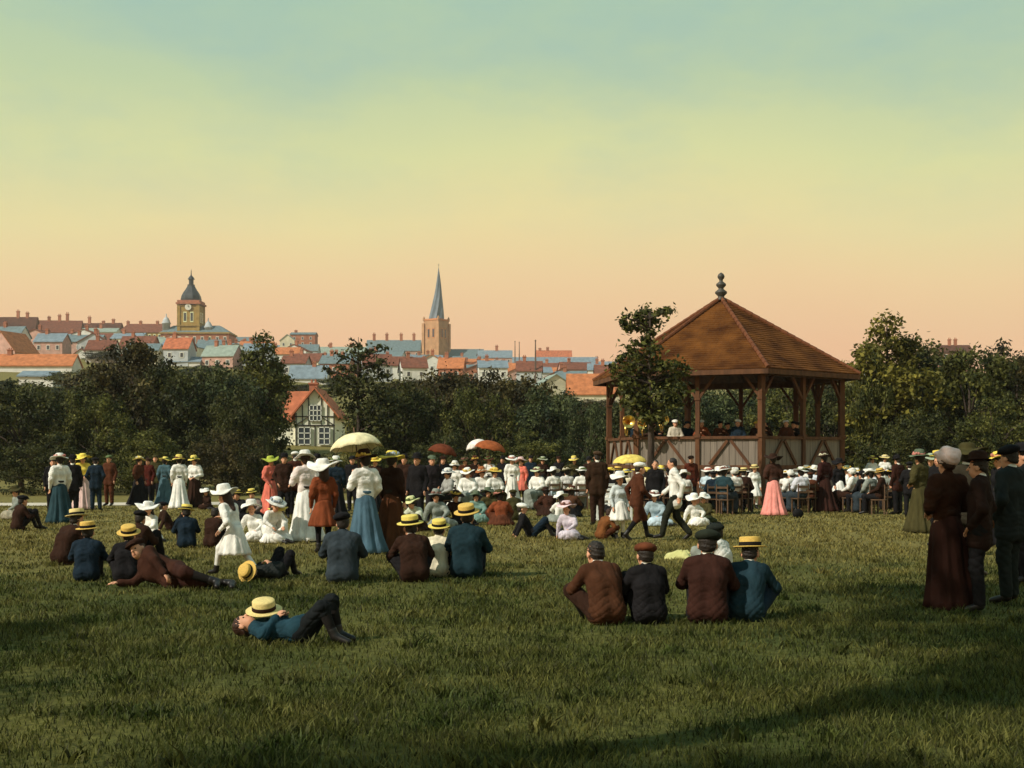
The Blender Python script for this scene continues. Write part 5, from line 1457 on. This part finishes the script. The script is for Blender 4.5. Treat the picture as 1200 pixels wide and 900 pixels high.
# --- centre group
for px, py, k_, fc, H_, tp, bt, ht, hc, lab in [
    (474, 606, 'm_stand', 170, 1.68, DBR, BLK, 'bowler', BLK, 'man in dark brown and bowler behind the yellow flowered hat'),
    (519, 598, 'm_stand', 190, 1.66, BLK, BLK, 'cap', DBR, 'man in black under the dark brown parasol'),
    (545, 590, 'w_stand', 180, 1.6, BRN, DBR, 'wide', OLV, 'woman in dark brown standing behind the seated white blouses'),
    (557, 588, 'w_raise', 185, 1.62, DBR, BLK, 'wide2', BRN, 'woman in black brown holding the white parasol'),
    (573, 588, 'w_raise', 175, 1.62, WHT, BLK, 'wide', BRN, 'woman in white blouse holding the rust parasol'),
    (589, 587, 'm_stand', 160, 1.66, BLK, BLK, 'bowler', BLK, 'man in black bowler left of the long white dress'),
    (622, 586, 'm_stand', 180, 1.70, NAV, BLK, 'cap', BLK, 'man in navy and cap right of the coral frock'),
    (636, 585, 'w_stand', 180, 1.62, DBR, BLK, 'wide', (.4, .42, .3), 'woman in dark brown with sage hat before the green shrub'),
    (655, 585, 'm_pocket', 170, 1.68, BLK, BLK, 'cap', DBR, 'man in black before the teal bush'),
    (673, 586, 'w_stand', 190, 1.62, OLV, BLK, 'wide2', YH, 'woman in olive with straw hat near the bandstand corner'),
    (690, 587, 'm_stand', 200, 1.64, DBR, BLK, 'bowler', BLK, 'man in brown bowler suit at the bandstand corner'),
    (717, 601, 'w_side', 10, 1.5, WHT, BLK, 'wide', YEL, 'woman in white and yellow hat on the grass by the white bench'),
    (655, 612, 'g_side', 20, 1.3, WHT, GRY, 'sun', WHT, 'little girl in white sitting behind the lilac frock'),
    (537, 616, 'w_side', 200, 1.5, DBR, BLK, 'wide', DBR, 'woman in dark brown on the grass behind the teal coated lad'),
    (575, 606, 'w_side', 190, 1.45, OLV, BLK, 'sun', GRN, 'woman in olive between sea green child and rust shawl'),
    (413, 600, 'm_stand', 180, 1.66, BLK, BLK, 'cap', BLK, 'man in black behind the parasol lady'),
    (440, 600, 'w_stand', 170, 1.6, DBR, BLK, 'wide', YEL, 'woman in dark brown with yellow hat behind the parasol'),
    (394, 606, 'w_stand', 10, 1.58, NAV, BLK, 'wide2', WHT, 'woman in navy with white hat right of the rust coat'),
    (270, 606, 'b_back', 150, 1.3, BLK, BLK, 'cap', BLK, 'boy in black sitting left of the straw hatted women'),
    (62, 604, 'm_stand', 200, 1.6, BLK, BLK, 'cap', BLK, 'man in black half hidden by the teal skirt'),
]:
    person(k_, px, py, fc, H_, dict(top=tp, bottom=bt, hat=hc), ht, lab)
person('w_stand', 533, 598, 160, 1.45, dict(top=WHT, bottom=WHT, hat=WHT), 'wide2', 'girl in long white dress left of the white draped table')
for i, (px, py, k_, tp, bt, ht, hc, fc, lab) in enumerate([
    (548, 602, 'w_chair', WHT, GRY, 'wide', WHT, 170, 'woman in white blouse on a chair beside the girl in long white'),
    (565, 600, 'w_chair', WHT, BLK, 'wide2', (.35, .13, .05), 190, 'woman in white with rust trimmed hat seated in the centre group'),
    (580, 600, 'w_chair', WHT, OLV, 'wide', YH, 200, 'woman in white blouse and olive skirt seated in the centre group'),
    (524, 604, 'w_chair', (.3, .3, .28), BLK, 'wide', WHT, 120, 'woman in grey blouse with white hat seated at the group edge'),
    (629, 597, 'w_chair', WHT, GRY, 'wide', (.5, .55, .35), 150, 'woman in white with sage hat seated right of the coral bloused girl'),
    (648, 597, 'w_chair', WHT, PBL, 'sun', WHT, 20, 'woman in white and pale blue on a chair, seen from behind'),
    (664, 596, 'w_chair', (.6, .58, .55), BLK, 'wide2', OLV, 10, 'woman in off white with olive hat on a chair near the tree'),
    (682, 597, 'w_chair', WHT, (.3, .3, .3), 'wide', WHT, 0, 'woman in bright white blouse and white hat left of the dark man')]):
    person(k_, px, py, fc, 1.64, dict(top=tp, bottom=bt, hat=hc), ht, lab, 'women seated on chairs')
person('w_stand', 600, 592, 180, 1.64, dict(top=WHT, bottom=WHT, hat=WHT), 'wide', 'woman in long white dress beside girl in coral')
person('g_stand', 611, 590, 150, 1.55, dict(top=COR, bottom=COR, hat=PNK), 'sun', 'girl in coral pink frock beside woman in long white dress')
person('w_knees', 588, 616, 10, 1.60, dict(top=RBR, bottom=(.09, .03, .015), hat=OLV), 'wide2', 'woman in rust brown shawl sitting on the grass, back turned')
person('w_side', 561, 612, 190, 1.40, dict(top=(.16, .26, .22), bottom=(.16, .26, .22), hat=GRN), 'sun', 'child in sea green frock sitting left of the rust brown shawl')
person('m_knees', 604, 610, 30, 1.55, dict(top=OLV, bottom=BLK, hat=OLV), 'cap', 'man in olive coat sitting right of the rust brown shawl')
person('b_back', 622, 630, -85, 1.40, dict(top=BLK, bottom=NAV, hat=WHT), 'cap', 'boy in black leaning back on his arms with white cap')
person('w_knees', 644, 605, 20, 1.60, dict(top=(.05, .02, .012), bottom=DBR, hat=DBR), 'bowler', 'woman in dark brown crouched behind the pale lilac girl')
person('w_knees', 668, 606, -10, 1.60, dict(top=(.07, .03, .015), bottom=BLK, hat=BRN), 'wide2', 'woman in chestnut sitting between crouched woman and the dark man')
person('g_side', 669, 632, 165, 1.30, dict(top=LIL, bottom=LIL, hat=(.68, .5, .52), stock=LIL), 'wide', 'girl in pale lilac frock and pink hat sitting on the open grass')
person('m_stand', 700, 616, 5, 1.76, dict(top=(.035, .018, .010), bottom=DBR, hat=(.06, .035, .02)), 'cap', 'broad man in dark brown suit standing with his back turned')
person('b_hunch', 704, 632, -60, 1.25, dict(top=(.16, .06, .02), bottom=BRN, hair=HAIRB), None, 'small child in ginger brown crouching at the broad man\'s feet')
person('g_stand', 726, 632, 200, 1.25, dict(top=(.55, .6, .6), bottom=WHT, hat=WHT, stock=WHT), 'sun', 'little girl in white frock beside the walking boy in brown')
person('b_walk', 746, 634, -75, 1.50, dict(top=BRN, bottom=BRN, hat=WHT, stock=BLK), 'cap', 'boy in brown suit and white cap striding across the grass')
person('b_stand', 768, 612, 170, 1.55, dict(top=BLK, bottom=BLK, hair=HAIRD), None, 'bareheaded dark boy behind the striding boy in brown')
person('m_walk', 792, 634, 85, 1.62, dict(top=WHT, bottom=(.02, .022, .015), hair=HAIRD), None, 'young man in white shirt and dark trousers walking past')
person('w_side', 771, 616, 170, 1.5, dict(top=(.3, .38, .42), bottom=PBL, hat=WHT), 'wide', 'woman in pale blue sitting on the grass behind the white shirted walker')
person('g_side', 815, 616, 200, 1.30, dict(top=WHT, bottom=WHT, hat=WHT), 'sun', 'girl in white sitting to the right of the white shirted walker')
person('w_side', 829, 614, 150, 1.35, dict(top=OLV, bottom=(.04, .045, .02), hat=WHT), 'sun', 'woman in olive sitting at the end of the seated rows')
person('m_stand', 810, 594, 190, 1.68, dict(top=(.09, .022, .012), bottom=BLK, hat=(.06, .03, .02)), 'cap', 'man in red brown jacket standing against the bandstand base')
# --- rows seated before the bandstand
grp = 'listeners seated in rows before the bandstand'
row = [(716, 593), (734, 592), (752, 593), (776, 592), (828, 596), (841, 595), (853, 597), (866, 596), (878, 593), (921, 594), (932, 593), (943, 594), (954, 593)]
tops = [WHT, CRM, WHT, (.6, .55, .5), PBL, WHT, WHT, RBR, WHT, WHT, (.6, .62, .65), WHT, (.55, .6, .66)]
bots = [OLV, BLK, SLT, DBR, SLT, NAV, (.03, .06, .09), DBR, SLT, DBR, BRN, BLK, DBR]
tn = ['white', 'cream', 'white', 'fawn', 'pale blue', 'white', 'white', 'rust', 'white', 'white', 'silver grey', 'white', 'blue grey']
bn = ['olive', 'black', 'slate', 'brown', 'slate', 'navy', 'petrol blue', 'brown', 'slate', 'maroon brown', 'brown', 'black', 'dark brown']
where = ['left of the young tree', 'by the young tree', 'by the young tree', 'by the young tree', 'behind the walker', 'before the base panels', 'before the base panels', 'before the base panels', 'behind the small child in white', 'right of the pink skirt', 'right of the pink skirt', 'near the maroon dress', 'near the maroon dress']
for i, (px, py) in enumerate(row):
    person('w_chair', px + random.uniform(-3, 3), py + random.uniform(-2.5, 2.5), random.uniform(-55, 55), random.uniform(1.50, 1.70), dict(top=tops[i], bottom=bots[i], hat=[YEL, YEL, YH, YEL, WHT, WHT, WHT, DBR, WHT, WHT, WHT, GRY, WHT][i]), ['big', 'wide', 'big', 'wide2', 'wide', 'sun', 'wide', 'bowler', 'wide2', 'wide', 'sun', 'wide', 'wide2'][i],
           'listener in %s top, %s skirt on chair %s' % (tn[i], bn[i], where[i]), grp)
row2 = [(992, 592), (1003, 594), (1014, 592), (1024, 595), (1034, 593), (1043, 597)]
for i, (px, py) in enumerate(row2):
    tp = [WHT, GRY, WHT, (.55, .57, .6), WHT, GRY][i]
    person('w_chair', px + random.uniform(-2, 2), py + random.uniform(-2, 2), random.uniform(0, 80), random.uniform(1.5, 1.68), dict(top=tp, bottom=BLK, hat=[GRN, WHT, WHT, GRY, WHT, BLK][i]), ['wide', 'wide2', 'sun', 'wide', 'wide2', 'wide'][i],
           'listener in %s blouse and black skirt in the row right of the bandstand' % ['white', 'grey', 'white', 'silver grey', 'white', 'grey'][i], grp)
more = [(724, 603, 'm_chair', BLK, 'boater', STRAW, 'man in black with boater'), (758, 602, 'w_chair', CRM, 'wide2', YEL, 'woman in cream with yellow hat'), (784, 600, 'm_chair', DBR, 'bowler', BLK, 'man in dark brown with bowler'), (801, 602, 'w_chair', WHT, 'sun', WHT, 'woman in white with white sun hat'),
        (836, 602, 'm_chair', NAV, 'cap', BLK, 'man in navy with black cap'), (849, 603, 'w_chair', TEA, 'wide', WHT, 'woman in teal with white hat'), (860, 602, 'w_chair', WHT, 'bonnet', WHT, 'woman in white with white bonnet'), (872, 601, 'm_chair', DBR, 'boater', STRAWP, 'man in dark brown with pale boater'),
        (926, 600, 'w_chair', WHT, 'bonnet', WHT, 'stout woman in white with white bonnet'), (938, 601, 'w_chair', (.6, .6, .66), 'wide', WHT, 'woman in lavender grey with white hat'), (950, 600, 'm_chair', BRN, 'cap', BRN, 'man in brown with brown cap'),
        (997, 600, 'w_chair', WHT, 'bonnet', WHT, 'slight woman in white with white bonnet'), (1009, 601, 'm_chair', BLK, 'bowler', BLK, 'man in black with bowler'), (1019, 602, 'w_chair', GRY, 'sun', WHT, 'woman in grey with white sun hat'), (1031, 603, 'm_chair', DBR, 'boater', STRAW, 'man in dark brown with golden boater')]
for px, py, k_, tp, ht, hc, lab in more:
    wh = 'before the bandstand base' if px < 900 else ('by the maroon dressed woman' if px < 960 else 'in the row right of the bandstand')
    person(k_, px, py, random.uniform(-40, 40) if px < 960 else random.uniform(10, 80), random.uniform(1.52, 1.72), dict(top=tp, bottom=BLK if k_[0] == 'm' else random.choice([SLT, BLK, DBR, OLV]), hat=hc), ht, lab + ' seated ' + wh, grp)
person('g_stand', 884, 597, 190, 1.36, dict(top=WHT, bottom=WHT, hat=STRAWP, stock=WHT), 'boater', 'small child in white frock and straw hat beside the pink skirted woman')
person('w_clasp', 906, 604, 10, 1.68, dict(top=(.05, .022, .015), bottom=(.72, .27, .23), hat=DBR), 'big', 'woman in dark brown bodice, large dark hat and full pink skirt')
person('w_stand', 966, 600, 30, 1.72, dict(top=(.035, .012, .010), bottom=(.035, .014, .010), hat=DBR), 'wide2', 'woman in very dark maroon dress standing among the seated listeners')
person('g_stand', 983, 598, 200, 1.5, dict(top=BLK, bottom=WHT, hat=BLK, stock=BLK), 'sun', 'girl in black with long white apron beside the maroon dressed woman')
person('w_stand', 1022, 583, 190, 1.66, dict(top=WHT, bottom=BLK, hat=YEL), 'wide', 'woman in white blouse and yellow hat standing behind the right row')
person('w_stand', 1037, 582, 165, 1.70, dict(top=WHT, bottom=DBR, hat=STRAWP), 'wide', 'woman in white blouse, brown skirt and straw hat behind the right row')
person('m_stand', 1052, 603, 30, 1.66, dict(top=(.035, .013, .009), bottom=BLK, hat=BLK), 'bowler', 'man in dark brown coat at the end of the right row')
person('m_pocket', 1066, 606, -20, 1.5, dict(top=BLK, hat=BLK), 'cap', 'lad in black beside the olive dressed woman')
person('w_clasp', 1078, 624, 30, 1.70, dict(top=OLV, bottom=OLV, hat=GRN, belt=OLV), 'wide2', 'woman in long olive green dress standing with clasped hands')
person('w_stand', 1091, 612, 150, 1.66, dict(top=(.03, .04, .03), bottom=(.03, .04, .035), hat=(.3, .35, .25)), 'wide', 'woman in dark bottle green beside the olive dressed one')
person('m_stand', 1101, 640, 120, 1.70, dict(top=BLK, hat=YEL), 'boater', 'man in black with bright yellow boater behind the brown coat')
# --- bystanders, near right
person('nw_stand', 1110, 714, 20, 1.66, dict(top=(.04, .016, .009), bottom=(.026, .010, .007), hat=(.74, .56, .52), band=(.7, .5, .48), belt=DBR, hair=HAIRB), 'bonnet', 'woman in long brown coat and pale pink bonnet, back turned, at the lawn edge')
person('nm_pocket', 1133, 676, -40, 1.74, dict(top=(.028, .024, .016), bottom=BLK, hat=OLV, collar=WHT), 'big', 'person in dark olive coat with white collar and broad olive hat')
person('nm_pocket', 1184, 708, 35, 1.72, dict(top=(.018, .022, .021), bottom=(.016, .02, .018), hat=BLK, collar=WHT), 'cap', 'man in slate black suit and cap with white collar beside the brown coat')
person('nm_pocket', 1148, 718, 60, 1.62, dict(top=(.022, .011, .008), bottom=BLK, hat=DBR, collar=WHT), 'bowler', 'man in brown black suit and bowler between brown coat and slate suit')
person('nm_pocket', 1200, 684, 75, 1.74, dict(top=(.014, .016, .016), bottom=BLK, hat=BLK, collar=WHT), 'bowler', 'man in black bowler and suit, farthest along the bystanders')
person('m_stand', 1150, 650, 70, 1.72, dict(top=(.03, .022, .014), bottom=BLK, hat=DBR, collar=WHT), 'bowler', 'man in umber coat and bowler behind the bystanders')
person('w_stand', 1172, 640, 100, 1.66, dict(top=BLK, bottom=BLK, hat=YEL), 'wide', 'woman in black with yellow hat behind the bystanders')
# --- foreground boys
person('nb_hunch', 712, 732, 20, 1.62, dict(top=(.06, .024, .012), bottom=DBR, hair=HAIRD, collar=WHT), None, 'bareheaded boy in brown tweed jacket and white collar hunched beside rust capped boy')
person('nb_knees', 762, 731, 15, 1.48, dict(top=BLK, bottom=BLK, hat=(.11, .035, .016)), 'cap', 'boy in black with rust brown buttoned cap beside the tweed jacket')
person('nb_knees', 829, 731, -10, 1.72, dict(top=(.035, .014, .010), bottom=BLK, hat=(.02, .024, .016)), 'cap', 'boy in maroon black jacket and dark cap next to boater wearer')
person('nb_hunch', 874, 728, -20, 1.58, dict(top=(.014, .032, .042), bottom=NAV, hat=STRAW), 'boater', 'boy in dark teal jacket and golden boater beside the maroon jacket', tilt=6)
person('b_knees', 849, 684, 50, 1.46, dict(top=WHT, bottom=GRY, hair=HAIRD, hat=(.015, .018, .015)), 'cap', 'boy in white shirt and dark cap sitting beyond the golden boater')
SUP, TS = person('nb_supine', 352, 752, -104, 1.40, dict(top=(.016, .045, .062), bottom=(.011, .013, .014), hair=HAIRB, collar=WHT), None, 'boy in dark blue jacket lying on his back with knees raised')
person('nb_supine', 321, 678, -24, 1.36, dict(top=(.02, .022, .02), bottom=BLK, hat=STRAW), 'boater', 'boy in black lying down, top of his round golden boater turned outward', tilt=-12)

# --- straw hat on the lying boy's chest
hx, hy = SUP.location.x, SUP.location.y
mw = SUP.matrix_basis
c = mw @ Vector((.0, -.42, .315))
hr_ = empty('straw_hat', c); hr_.rotation_euler = (R(12), R(-8), R(30))
tag(hr_, 'straw boater resting on the lying boy\'s chest', 'hat')
put('brim_and_crown', HATS['boater'][0][1], STRAWP, hr_, loc=(0, 0, -.06)); put('hat_band', HATS['boater'][1][1], cloth(DBR), hr_, loc=(0, 0, -.06))

# --- parasols
def parasol(label, X, Y, Z, colr, r_=.50, tilt=(0, 0), hand=None, cover='canopy'):
    root = empty('parasol', (X, Y, Z)); root.rotation_euler = (R(tilt[0]), R(tilt[1]), 0.3)
    tag(root, label, 'parasol', 'parasols held over the crowd')
    n, m = 48, 9
    vs = [(0, 0, .30)]
    for j in range(1, m + 1):
        tt = j / m
        for k_ in range(n):
            a_ = 2 * math.pi * k_ / n
            seg = abs(math.sin(4 * a_))
            rr = r_ * math.sin(tt * 1.25) / math.sin(1.25) * (1 - .06 * seg * tt)
            zz = .30 - .27 * (1 - math.cos(tt * 1.25)) / (1 - math.cos(1.25)) + .025 * seg * tt
            vs.append((rr * math.cos(a_), rr * math.sin(a_), zz))
    fs = [(0, 1 + k_, 1 + (k_ + 1) % n) for k_ in range(n)]
    for j in range(m - 1):
        for k_ in range(n):
            b_ = 1 + j * n
            fs.append((b_ + k_, b_ + n + k_, b_ + n + (k_ + 1) % n, b_ + (k_ + 1) % n))
    o = put(cover, newmesh(cover, vs, fs, True), cloth(colr), root)
    md = o.modifiers.new('solid', 'SOLIDIFY'); md.thickness = .006
    WD = mat('cane', (.12, .06, .03), .5, .2, 10, .1)
    MB().tube([(0, 0, .40), (0, 0, -.62)], .011, 8).tube([(0, 0, -.62), (.03, 0, -.68), (.08, 0, -.68), (.09, 0, -.62)], .011, 8).build('shaft', WD, root, True)
    for k_ in range(8):
        a_ = 2 * math.pi * k_ / 8
        MB().tube([(0, 0, .27), (r_ * .6 * math.cos(a_), r_ * .6 * math.sin(a_), .17), (r_ * .97 * math.cos(a_), r_ * .97 * math.sin(a_), .005)], .004, 5).build('rib', WD, root)
    return root
hw_ = LADY.matrix_basis @ Vector(TL.wrist['L'])
parasol('cream parasol shading the lady in the blue skirt', hw_.x + .05, hw_.y, hw_.z + .36, (.74, .66, .40), .46, (-8, -6))
X, Y = gp(574, 600); parasol('rust brown parasol over the centre group', X, Y, 1.86, (.30, .085, .03), .5, (6, 10))
X, Y = gp(560, 598); parasol('white parasol left of the rust brown one', X, Y, 1.92, (.72, .66, .6), .38, (-6, -14))
X, Y = gp(518, 606); parasol('dark brown parasol with yellow knob side near the black capped man', X, Y, 1.72, (.13, .035, .016), .42, (4, 12))
X, Y = gp(738, 592); parasol('broad yellow parasol low over listeners by the young tree', X, Y, 1.46, (.72, .56, .14), .62, (3, -4))

# --- chairs under everyone who sits on one
CH = mat('chair_wood', (.10, .055, .028), .6, .3, 8, .2)
def mk_chair():
    d = {}
    d['seat'] = MB().box((0, .02, .43), (.40, .40, .03)).mesh('seat')
    d['leg'] = MB().box((0, 0, .21), (.035, .035, .415)).mesh('leg')
    d['backpost'] = MB().box((0, 0, .2), (.03, .03, .46)).mesh('back_post')
    d['slat'] = MB().box((0, 0, 0), (.36, .018, .06)).mesh('back_slat')
    return d
CHM = mk_chair()
def chair(X, Y, Z, face, label, group):
    r0 = empty('chair', (X, Y, Z), R(face)); tag(r0, label, 'chair', group)
    put('seat', CHM['seat'], CH, r0)
    for sx in (-1, 1):
        for y_ in (-.16, .19): put('leg', CHM['leg'], CH, r0, loc=(sx * .17, y_, 0))
        put('back_post', CHM['backpost'], CH, r0, loc=(sx * .17, -.17, .44))
    for z_ in (.62, .78): put('back_slat', CHM['slat'], CH, r0, loc=(0, -.17, z_))
for o in [o for o in list(bpy.data.objects) if o.name.startswith('person') and o.parent is None]:
    g_ = o.get('group', '')
    if g_ in (grp, 'women seated on chairs'):
        chair(o.location.x, o.location.y, 0, math.degrees(o.rotation_euler.z), 'brown chair under ' + ' '.join(o['label'].split()[:12]), 'wooden chairs on the lawn')

# --- the band
tops_ = [(-3.0, -1.6, 200), (-2.1, -2.5, 185), (-1.1, -2.2, 175), (.1, -2.9, 178), (1.1, -2.6, 170), (2.0, -2.2, 160), (-2.6, -.2, 215), (-1.4, -.8, 190), (-.2, -1.0, 180), (1.2, -.9, 175), (2.6, -.8, 160), (3.0, .4, 140), (-3.2, .9, 230), (0.4, .8, 180), (-1.2, 1.0, 190), (1.9, .9, 165)]
hatc = [BLK, WHT, (.6, .62, .62), WHT, GRN, (.6, .6, .62), BLK, NAV, BLK, YEL, BLK, BLK, NAV, BLK, BLK, NAV]
pl = ['by the left corner post', 'behind the young tree', 'behind the young tree', 'in the middle bay', 'in the middle bay', 'right of the middle bay', 'by the left post', 'in the second row near the middle post', 'in the second row centre', 'with a bright yellow cap', 'in the right bay', 'at the right end', 'at the rear left', 'at the rear middle', 'at the rear beside the middle', 'at the rear right']
for i, (dx, dy, fc) in enumerate(tops_):
    tp = [DBR, (.5, .45, .36), RBR, NAV, DBR, BRN, BLK, NAV, BRN, DBR, BLK, BLK, NAV, BLK, DBR, BLK][i]
    person_at('m_brass' if i % 2 == 0 else 'm_chair', BX + dx, BY + dy, BZ, fc, 1.74, dict(top=tp, bottom=BLK, hat=hatc[i]), 'cap', 'bandsman seated on the bandstand ' + pl[i], 'bandsmen seated on the bandstand')
    chair(BX + dx, BY + dy, BZ, fc, 'brown chair under bandsman seated on the bandstand ' + pl[i], 'wooden chairs on the bandstand')
BRASS = mat('brass', (.80, .52, .14), .28, .12, 5, .05, metal=1.0)
def horn(label, X, Y, Z, rz, s_=1.0):
    r0 = empty('brass_horn', (X, Y, Z), R(rz), s_); tag(r0, label, 'horn', 'brass instruments of the band')
    m4 = Matrix.Rotation(R(90), 4, 'X')
    n_ = 24
    pr = [(.02, -.42), (.028, -.30), (.045, -.18), (.075, -.08), (.13, -.02), (.19, .0), (.20, .005), (.185, -.006), (.12, -.03), (.065, -.09), (.035, -.19), (.015, -.30)]
    MB().lathe(pr, n_, m4).build('bell', BRASS, r0, True)
    MB().tube([(0, .42, 0), (0, .52, -.06), (0, .50, -.22), (0, .38, -.42), (0, .22, -.44), (0, .16, -.30), (.03, .20, -.12), (.05, .34, -.1)], [.02, .022, .024, .024, .022, .02, .016, .012], 10).build('tubing', BRASS, r0, True)
    for k_ in range(3): MB().tube([(-.04, .24 + .05 * k_, -.36), (-.04, .24 + .05 * k_, -.12)], .018, 8).build('valve', BRASS, r0, True)
horn('large brass horn with bell turned to the crowd by the left post', gx(737, 42.6), 42.6, gz(494, 42.6), 8, 1.15)
horn('smaller brass horn beside the large one', gx(753, 42.3), 42.3, gz(497, 42.3), -6, .92)
horn('brass horn glinting behind the leaves of the young tree', gx(779, 42.2), 42.2, gz(492, 42.2), 20, .85)

# --- white slatted bench near the walker
WB = mat('white_paint', (.74, .74, .70), .5, .1, 4, .1)
X, Y = gp(719, 610)
bn_ = empty('garden_bench', (X, Y, 0), R(186)); tag(bn_, 'white slatted garden bench beside the broad man in brown', 'bench')
sm = MB().box((0, 0, 0), (1.0, .07, .025)).mesh('slat')
for i in range(4): put('slat', sm, WB, bn_, loc=(0, -.15 + .1 * i, .44))
for i in range(4): put('slat', sm, WB, bn_, loc=(0, -.21 - .02 * i, .56 + .12 * i), rot=(R(82), 0, 0))
for sx in (-.44, .44):
    MB().box((sx, .14, .215), (.05, .05, .43)).build('leg', WB, bn_); MB().bar((sx, -.17, 0), (sx, -.275, .98), .05, .05, (0, 1, 0)).build('leg', WB, bn_)

# --- small things on the grass
X, Y = gp(935, 607)
r0 = empty('hand_bag', (X, Y, 0), .4); tag(r0, 'small black bag on the grass beside the full pink skirt', 'bag')
Fld().ell((0, 0, .12), (.17, .10, .13), None, .03).mesh(.02, None, 'bag_body', .005)
put('bag_body', bpy.data.meshes['bag_body'], cloth(BLK), r0); MB().tube([(-.09, 0, .22), (-.06, 0, .32), (.06, 0, .32), (.09, 0, .22)], .012, 6).build('handle', BOOT, r0)
X, Y = gp(800, 655)
r0 = empty('picnic_cloth', (X, Y, 0.012), .3); tag(r0, 'crumpled pale yellow cloth lying on the grass before the boys', 'cloth')
def wv(r_, z, a): return r_ * (1 + .2 * math.sin(3 * a) + .1 * math.sin(7 * a)), z + .03 * math.sin(4 * a + r_ * 20)
MB().lathe([(.26, .0), (.22, .05), (.14, .07), (.08, .11), (.01, .10)], 28, None, wv).build('cloth', cloth((.5, .48, .2)), r0, True)

# ------------------------------------------------------------------ haze over the valley
hv = bpy.data.materials.new('haze'); hv.use_nodes = True
n, l = hv.node_tree.nodes, hv.node_tree.links
n.remove(n['Principled BSDF'])
pvn = n.new('ShaderNodeVolumePrincipled'); pvn.inputs['Color'].default_value = (0.95, 0.90, 0.84, 1); pvn.inputs['Density'].default_value = 0.0002; pvn.inputs['Anisotropy'].default_value = 0.2
l.new(pvn.outputs[0], n['Material Output'].inputs['Volume'])
tag(MB().box((0, 605, 69), (3000, 1400, 150)).build('haze', hv), 'thin warm haze over the park and the town', 'haze', kind='stuff')
